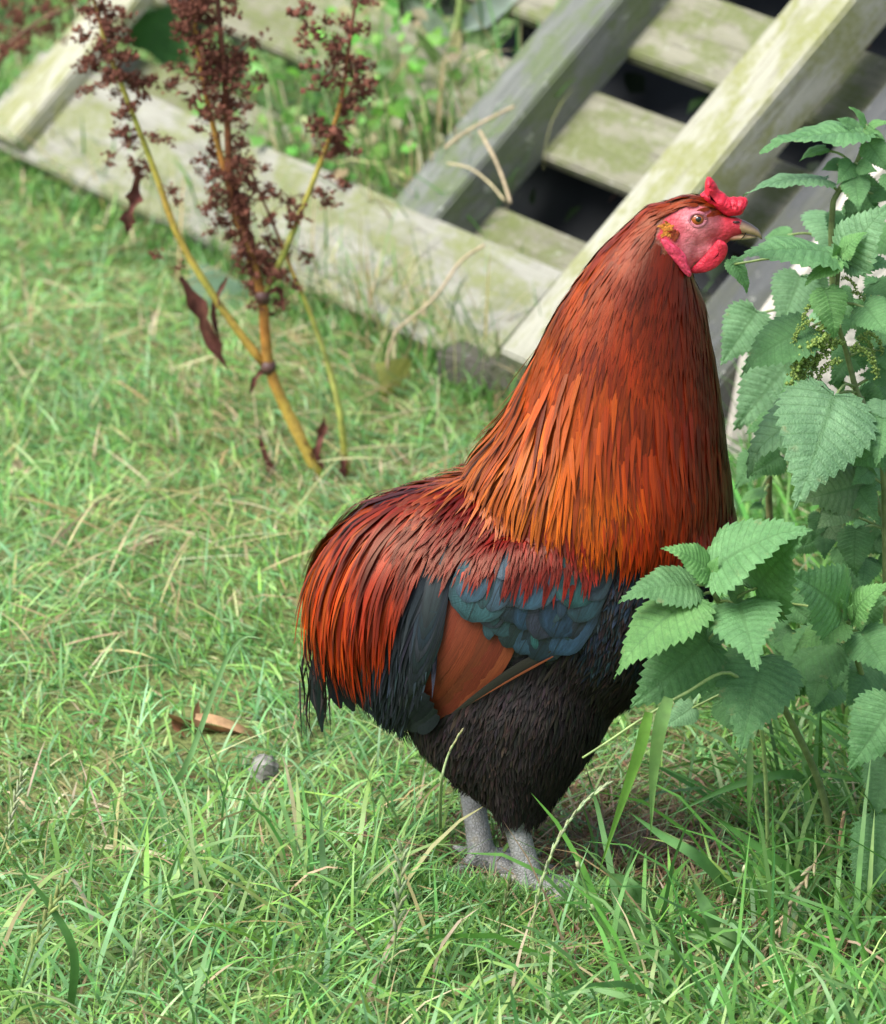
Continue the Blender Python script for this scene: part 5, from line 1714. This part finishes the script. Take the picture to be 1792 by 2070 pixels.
seed_stalk('short green grass head in the bottom left lawn', [(205, 2080), (250, 1990, -.3), (268, 1950, -.3), (285, 1910, -.3)], 0.0012, GR, 0.35, (0.32, 0.42, 0.20), 0.011, 9, 0.4)
seed_stalk('dry brown grass straw standing behind the pale arching stalk', [(1040, 2070), (1062, 1950, -.19), (1075, 1870, -.19)], 0.0011, (0.36, 0.26, 0.13), 0.95, GR, 0.005, 0)
seed_stalk('tan dead reed standing in the grass under the nettles at the right', [(1696, 1830), (1697, 1760, -.02), (1700, 1690, -.02), (1707, 1640, -.02)], 0.0032, (0.48, 0.30, 0.17), 0.95, GR, 0.005, 0)

def ribbon(path, w, col, name, parent, mat='grass', n=16, prof=(0.7, 1, 1, 0.9, 0.7, 0.35, 0.02)):
    sp = spline(path, n)
    pr = spl(list(prof), n)
    V, F = [], []
    for i, p in enumerate(sp):
        t = (sp[min(i + 1, n - 1)] - sp[max(i - 1, 0)]).normalized()
        s = t.cross(VIEW + Vector((0.25, 0, 0))).normalized(); nn = s.cross(t)
        for k in (-1, 0, 1):
            V.append(p + s * (w * pr[i] / 2 * k) - nn * (w * .12 * (k == 0)))
    for i in range(n - 1):
        for k in range(2):
            F.append((i * 3 + k, i * 3 + k + 1, (i + 1) * 3 + k + 1, (i + 1) * 3 + k))
    mb = MB(); mb.add(V, F, [(*jitter_col(col, 0.05, 0.02), 1) for _ in V])
    return obj(name, mb.mesh(name), M[mat], parent)

def bent_grass():
    root = thing('bent_grass', 'bent grass stem sloping out of the nettles with two long blades hanging down', 'grass stem', at(1560, 1660, -.06), 'grass stalks standing in the lawn')
    y = -.17
    sp = spline([Vector((at(1560, 1660, -.06).x, -.06, 0)), at(1540, 1480, -.10), at(1480, 1362, -.15), at(1385, 1402, y), at(1300, 1452, y), at(1225, 1502, y), at(1178, 1532, y)], 36)
    V, F = tube(sp, spl([0.0018, 0.0009], 36), 6)
    mb = MB(); mb.add(V, F, (0.26, 0.36, 0.12)); obj('stem', mb.mesh('stem'), M['stalk'], root)
    ribbon([at(1352, 1410, y - .01), at(1335, 1470, y - .02), at(1322, 1560, y - .02), at(1316, 1690, y - .02)], 0.0115, (0.20, 0.36, 0.10), 'blade', root)
    ribbon([at(1312, 1440, y - .01), at(1295, 1510, y - .015), at(1262, 1610, y - .015), at(1208, 1772, y - .015)], 0.0095, (0.18, 0.38, 0.06), 'blade', root)
bent_grass()
hb = tag(ribbon([at(1516, 1500, -.14), at(1517, 1560, -.15), at(1515, 1610, -.15), at(1512, 1668, -.15)], 0.0055, (0.16, 0.30, 0.08), 'grass_strand', None), 'narrow green blade hanging straight down below the large dark nettle leaf', 'grass blade')

# broad arching blades that stand out in the grass
for path, w, col, lab in (
    ([ground_at(1640, 1600), at(1600, 1565, .0), at(1480, 1590, -.02), at(1330, 1660, -.03)], .0075, (0.10, 0.25, 0.06), 'broad dark blade lying leftward under the nettle cluster'),
    ([ground_at(1690, 1660), at(1640, 1560, .02), at(1630, 1520, .02), at(1660, 1500, .0)], .009, (0.14, 0.30, 0.07), 'broad folded blade standing under the second nettle'),
    ([ground_at(1700, 1850), at(1600, 1760, -.1), at(1500, 1690, -.1), at(1430, 1640, -.1)], .008, (0.10, 0.27, 0.05), 'long bright blade leaning left in the rank grass'),
    ([ground_at(1500, 1830), at(1420, 1740, -.12), at(1340, 1690, -.12), at(1270, 1640, -.12)], .009, (0.14, 0.32, 0.09), 'light green blade leaning left towards the legs'),
    ([ground_at(1330, 1880), at(1290, 1810, -.14), at(1260, 1780, -.14), at(1230, 1765, -.14)], .013, (0.17, 0.34, 0.11), 'short broad blade right of the near foot'),
    ([ground_at(1480, 1930), at(1440, 1860, -.18), at(1420, 1820, -.18), at(1400, 1780, -.18)], .012, (0.17, 0.34, 0.11), 'short broad blade beside the jointed stalk'),
    ([ground_at(1560, 1930), at(1490, 1900, -.2), at(1430, 1890, -.2), at(1380, 1890, -.2)], .016, (0.20, 0.36, 0.12), 'widest pale blade lying flat in the right foreground'),
    ([ground_at(660, 1850), at(655, 1760, -.05), at(650, 1690, -.05), at(652, 1620, -.05)], .006, (0.22, 0.38, 0.16), 'upright pale blade left of the legs'),
    ([ground_at(140, 2060), at(150, 1930, -.3), at(100, 1830, -.3), at(10, 1720, -.3)], .007, (0.09, 0.22, 0.05), 'dark blade arching left near the left edge'),
    ([ground_at(300, 1600), at(370, 1560, .1), at(470, 1310, .15), at(540, 1290, .15)], .005, (0.18, 0.34, 0.12), 'thin arching blade in the left lawn'),
):
    tag(ribbon(path, w, col, 'grass_strand', None), lab, 'grass blade', 'broad single grass blades')

def curled_leaf():
    y = ground_at(430, 1500).y
    root = thing('fallen_leaf', 'large curled brown dead leaf lying in the left lawn', 'fallen leaf', ground_at(430, 1500), 'fallen leaves on the lawn')
    A = lambda a, b, dy=0: at(a, b, y + dy)
    V, F = [], []
    rows = [((342, 1440), (352, 1478)), ((375, 1452), (388, 1500)), ((410, 1462), (425, 1512)), ((445, 1468), (455, 1522)), ((480, 1474), (482, 1518)), ((522, 1486), (520, 1500))]
    n = 6
    for i, (a, b) in enumerate(rows):
        for k in range(n):
            f = k / (n - 1)
            q = (a[0] + (b[0] - a[0]) * f, a[1] + (b[1] - a[1]) * f)
            V.append(A(q[0] + random.uniform(-3, 3), q[1] + random.uniform(-2, 2), 0.03 - 0.06 * abs(f - .45)))
    for i in range(len(rows) - 1):
        for k in range(n - 1):
            F.append((i * n + k, i * n + k + 1, (i + 1) * n + k + 1, (i + 1) * n + k))
    mb = MB(); mb.add(V, F, [(*jitter_col((0.30, 0.15, 0.075), 0.2, 0.05), 1) for _ in V]); obj('blade', mb.mesh('blade'), M['dryleaf'], root)
    ribbon([A(395, 1448, -.02), A(440, 1456, -.03), A(490, 1475, -.03), A(525, 1492, -.02)], 0.008, (0.46, 0.28, 0.15), 'rolled_edge', root, 'dryleaf', prof=(.6, 1, 1, .9, .8, .4, .1))
    ribbon([A(400, 1470), A(398, 1440), A(402, 1415)], 0.007, (0.28, 0.15, 0.08), 'leaf_stalk', root, 'dryleaf')
curled_leaf()
for a, b, w, L, col, lab in ((318, 1098, .012, 52, (0.22, 0.12, 0.08), 'small brown curled leaf in the left lawn beyond the large one'), (415, 1082, .010, 38, (0.16, 0.075, 0.05), 'dark reddish curled leaf beside the small brown one'), (42, 948, .014, 42, (0.62, 0.52, 0.34), 'pale buff dry leaf near the left edge'), (70, 1010, .008, 40, (0.42, 0.24, 0.12), 'thin brown dry leaf just below the pale buff one'), (120, 890, .006, 60, (0.5, 0.42, 0.24), 'thin straw coloured dry leaf at the left')):
    y = ground_at(a, b + 14).y
    o = withered_leaf(None, [at(a - L / 2, b + 6, y), at(a - L / 6, b - 8, y), at(a + L / 5, b + 2, y), at(a + L / 2, b - 6, y)], w, col, 'fallen_leaf')
    tag(o, lab, 'fallen leaf', 'fallen leaves on the lawn')

def offcut():
    c = ground_at(985, 850)
    bm = bmesh.new()
    bmesh.ops.create_cube(bm, size=1)
    for v in bm.verts:
        v.co = Vector((v.co.x * 0.17, v.co.y * 0.075, v.co.z * 0.05))
    bmesh.ops.bevel(bm, geom=bm.edges[:], offset=0.004, segments=2, affect='EDGES')
    bmesh.ops.subdivide_edges(bm, edges=[e for e in bm.edges if e.calc_length() > 0.1], cuts=5)
    for v in bm.verts:
        v.co += Vector((random.gauss(0, .001), random.gauss(0, .0012), random.gauss(0, .001)))
    me = bpy.data.meshes.new('timber_offcut'); bm.to_mesh(me); bm.free()
    o = obj('timber_offcut', me, wood('rotten_timber', (0.13, 0.12, 0.095), (0.085, 0.078, 0.06), (0.04, 0.036, 0.028), (0.07, 0.09, 0.03), 0.7))
    o.location = (c.x + 0.035, c.y + 0.085, 0.014); o.rotation_euler = (0.05, 0.04, -0.75)
    tag(o, 'dark rotten timber offcut on the ground under the lower end of the pallet', 'timber offcut')
offcut()

def stone():
    c = ground_at(534, 1580)
    mb = MB()
    V, F = ellipsoid(c + Vector((0, 0, 0.010)), (0.013, 0.012, 0.0145), nu=16, nv=10)
    V = [v + Vector((random.gauss(0, .0008), random.gauss(0, .0008), random.gauss(0, .0008))) for v in V]
    mb.add(V, F)
    o = obj('stone', mb.mesh('stone', False), M['stone'])
    tag(o, 'small rough grey stone in the grass behind the tail of the rooster', 'stone')
stone()
def small_feather():
    y = ground_at(336, 1715).y
    mb = MB()
    pts = spline([at(333, 1718, y), at(335, 1706, y), at(338, 1694, y)], 6)
    feather(mb, pts, [Vector((0, -1, 0.3))] * 6, 0.004, 'fluff', (0.75, 0.76, 0.78), 0, 0.4)
    o = obj('fallen_feather', mb.mesh('fallen_feather'), M['fluff'])
    tag(o, 'tiny white feather caught in the left foreground grass', 'feather')
small_feather()

# ------------------------------------------------------------------ weeds against the pallet
def pallet_weed():
    yb = 1.75
    root = thing('tall_weed', 'tall green weed stem with pale dry sheaths standing in front of the pallet', 'weed', ground_at(860, 470))
    yb = root.location.y - 0.02
    A = lambda a, b, dy=0: at(a, b, yb + dy)
    sp = spline([root.location.copy(), A(866, 430), A(885, 330), A(900, 220), A(918, 110), A(932, 0), A(938, -60)], 24)
    V, F = tube(sp, spl([0.0060, 0.0042], 24), 8)
    mb = MB(); mb.add(V, F, (0.22, 0.30, 0.09)); obj('stem', mb.mesh('stem'), M['stalk'], root)
    PALE = (0.62, 0.55, 0.36)
    ribbon([A(905, 135, -.01), A(892, 210, -.01), A(882, 260, -.01), A(866, 290, -.01)], 0.012, PALE, 'dry_sheath', root, 'dryleaf', prof=(.4, 1, 1, 1, .9, .5, .2))
    ribbon([A(925, 60, -.01), A(920, 100, -.01), A(914, 130, -.01)], 0.013, (0.55, 0.5, 0.25), 'dry_sheath', root, 'dryleaf', prof=(.4, 1, 1, 1, .9, .5, .2))
    ribbon([A(845, 350, -.01), A(838, 380, -.01), A(832, 410, -.01)], 0.014, PALE, 'dry_sheath', root, 'dryleaf', prof=(.5, 1, 1, 1, .9, .6, .2))
    for path, w, c in (([A(930, 60), A(990, 20), A(1060, -20)], .03, (0.30, 0.38, 0.30)), ([A(925, 90), A(980, 75), A(1030, 60)], .02, (0.18, 0.28, 0.10)), ([A(918, 110), A(870, 40), A(830, 0)], .024, (0.28, 0.36, 0.24)), ([A(910, 160), A(860, 90), A(840, 60)], .012, (0.2, 0.3, 0.1)), ([A(905, 200), A(880, 120), A(850, 70)], .010, (0.2, 0.32, 0.1))):
        ribbon(path, w, c, 'leaf', root, 'weedleaf', prof=(.2, .6, 1, .9, .7, .4, .05))
pallet_weed()
for path, w, lab in (([(1040, 215), (980, 245), (930, 275), (900, 300)], .006, 'dry straw lying across the grey middle beam'), ([(970, 265), (1000, 320), (1020, 370), (1032, 410)], .006, 'dry straw hanging down beside the grey middle beam'), ([(905, 330), (950, 340), (990, 370), (1020, 405)], .004, 'thin dry straw in the dark gap above the lower board'), ([(980, 495), (930, 530), (880, 600), (800, 670)], .006, 'long dry stem crossing the lower board'), ([(800, 670), (785, 720), (785, 780), (788, 850)], .006, 'dry brown stem below the lower board')):
    O = P_L + NN * 0.135
    pts = [on_plane(a, b, O, NN) for a, b in path]
    if min(p.z for p in pts) < 0.02: pts = [at(a, b, 1.28) for a, b in path]
    sp = spline(pts, 14)
    V, F = tube(sp, w / 2 * 0.6, 6, 0.1)
    mb = MB(); mb.add(V, F, (0.42, 0.33, 0.20) if w > .004 else (0.5, 0.42, 0.24))
    o = obj('dry_straw', mb.mesh('dry_straw'), M['stalk'])
    tag(o, lab, 'dry straw', 'dry straws on the pallet')
# broad leaves of the dock's own kind near the foot of the pallet
def broad_leaf(label, base, tip, w, y, col):
    o = bpy.data.objects.new('broad_leaf', LEAVES[0]); COL.objects.link(o)
    A, B = at(*base, y), at(*tip, y)
    a = (B - A).normalized(); L = (B - A).length
    n = (VIEW - a * VIEW.dot(a)).normalized(); s = n.cross(a)
    Mx = Matrix((a * L, s * w, n * L)).transposed().to_4x4(); Mx.translation = A
    o.matrix_world = Mx
    o.color = (*col, 1)
    tag(o, label, 'leaf', 'broad green leaves near the dock')
broad_leaf('blue green leaf with holes behind the dock stem', (400, 620), (520, 590), 0.13, 1.62, (0.17, 0.28, 0.18))
broad_leaf('second blue green leaf just below the one behind the dock stem', (500, 650), (430, 660), 0.07, 1.60, (0.15, 0.26, 0.16))
broad_leaf('dark green broad leaf above the left part of the pallet', (300, 100), (345, 10), 0.14, 2.25, (0.07, 0.20, 0.05))
broad_leaf('yellowing leaf on the ground below the lower board', (810, 770), (760, 735), 0.07, 1.28, (0.26, 0.26, 0.05))
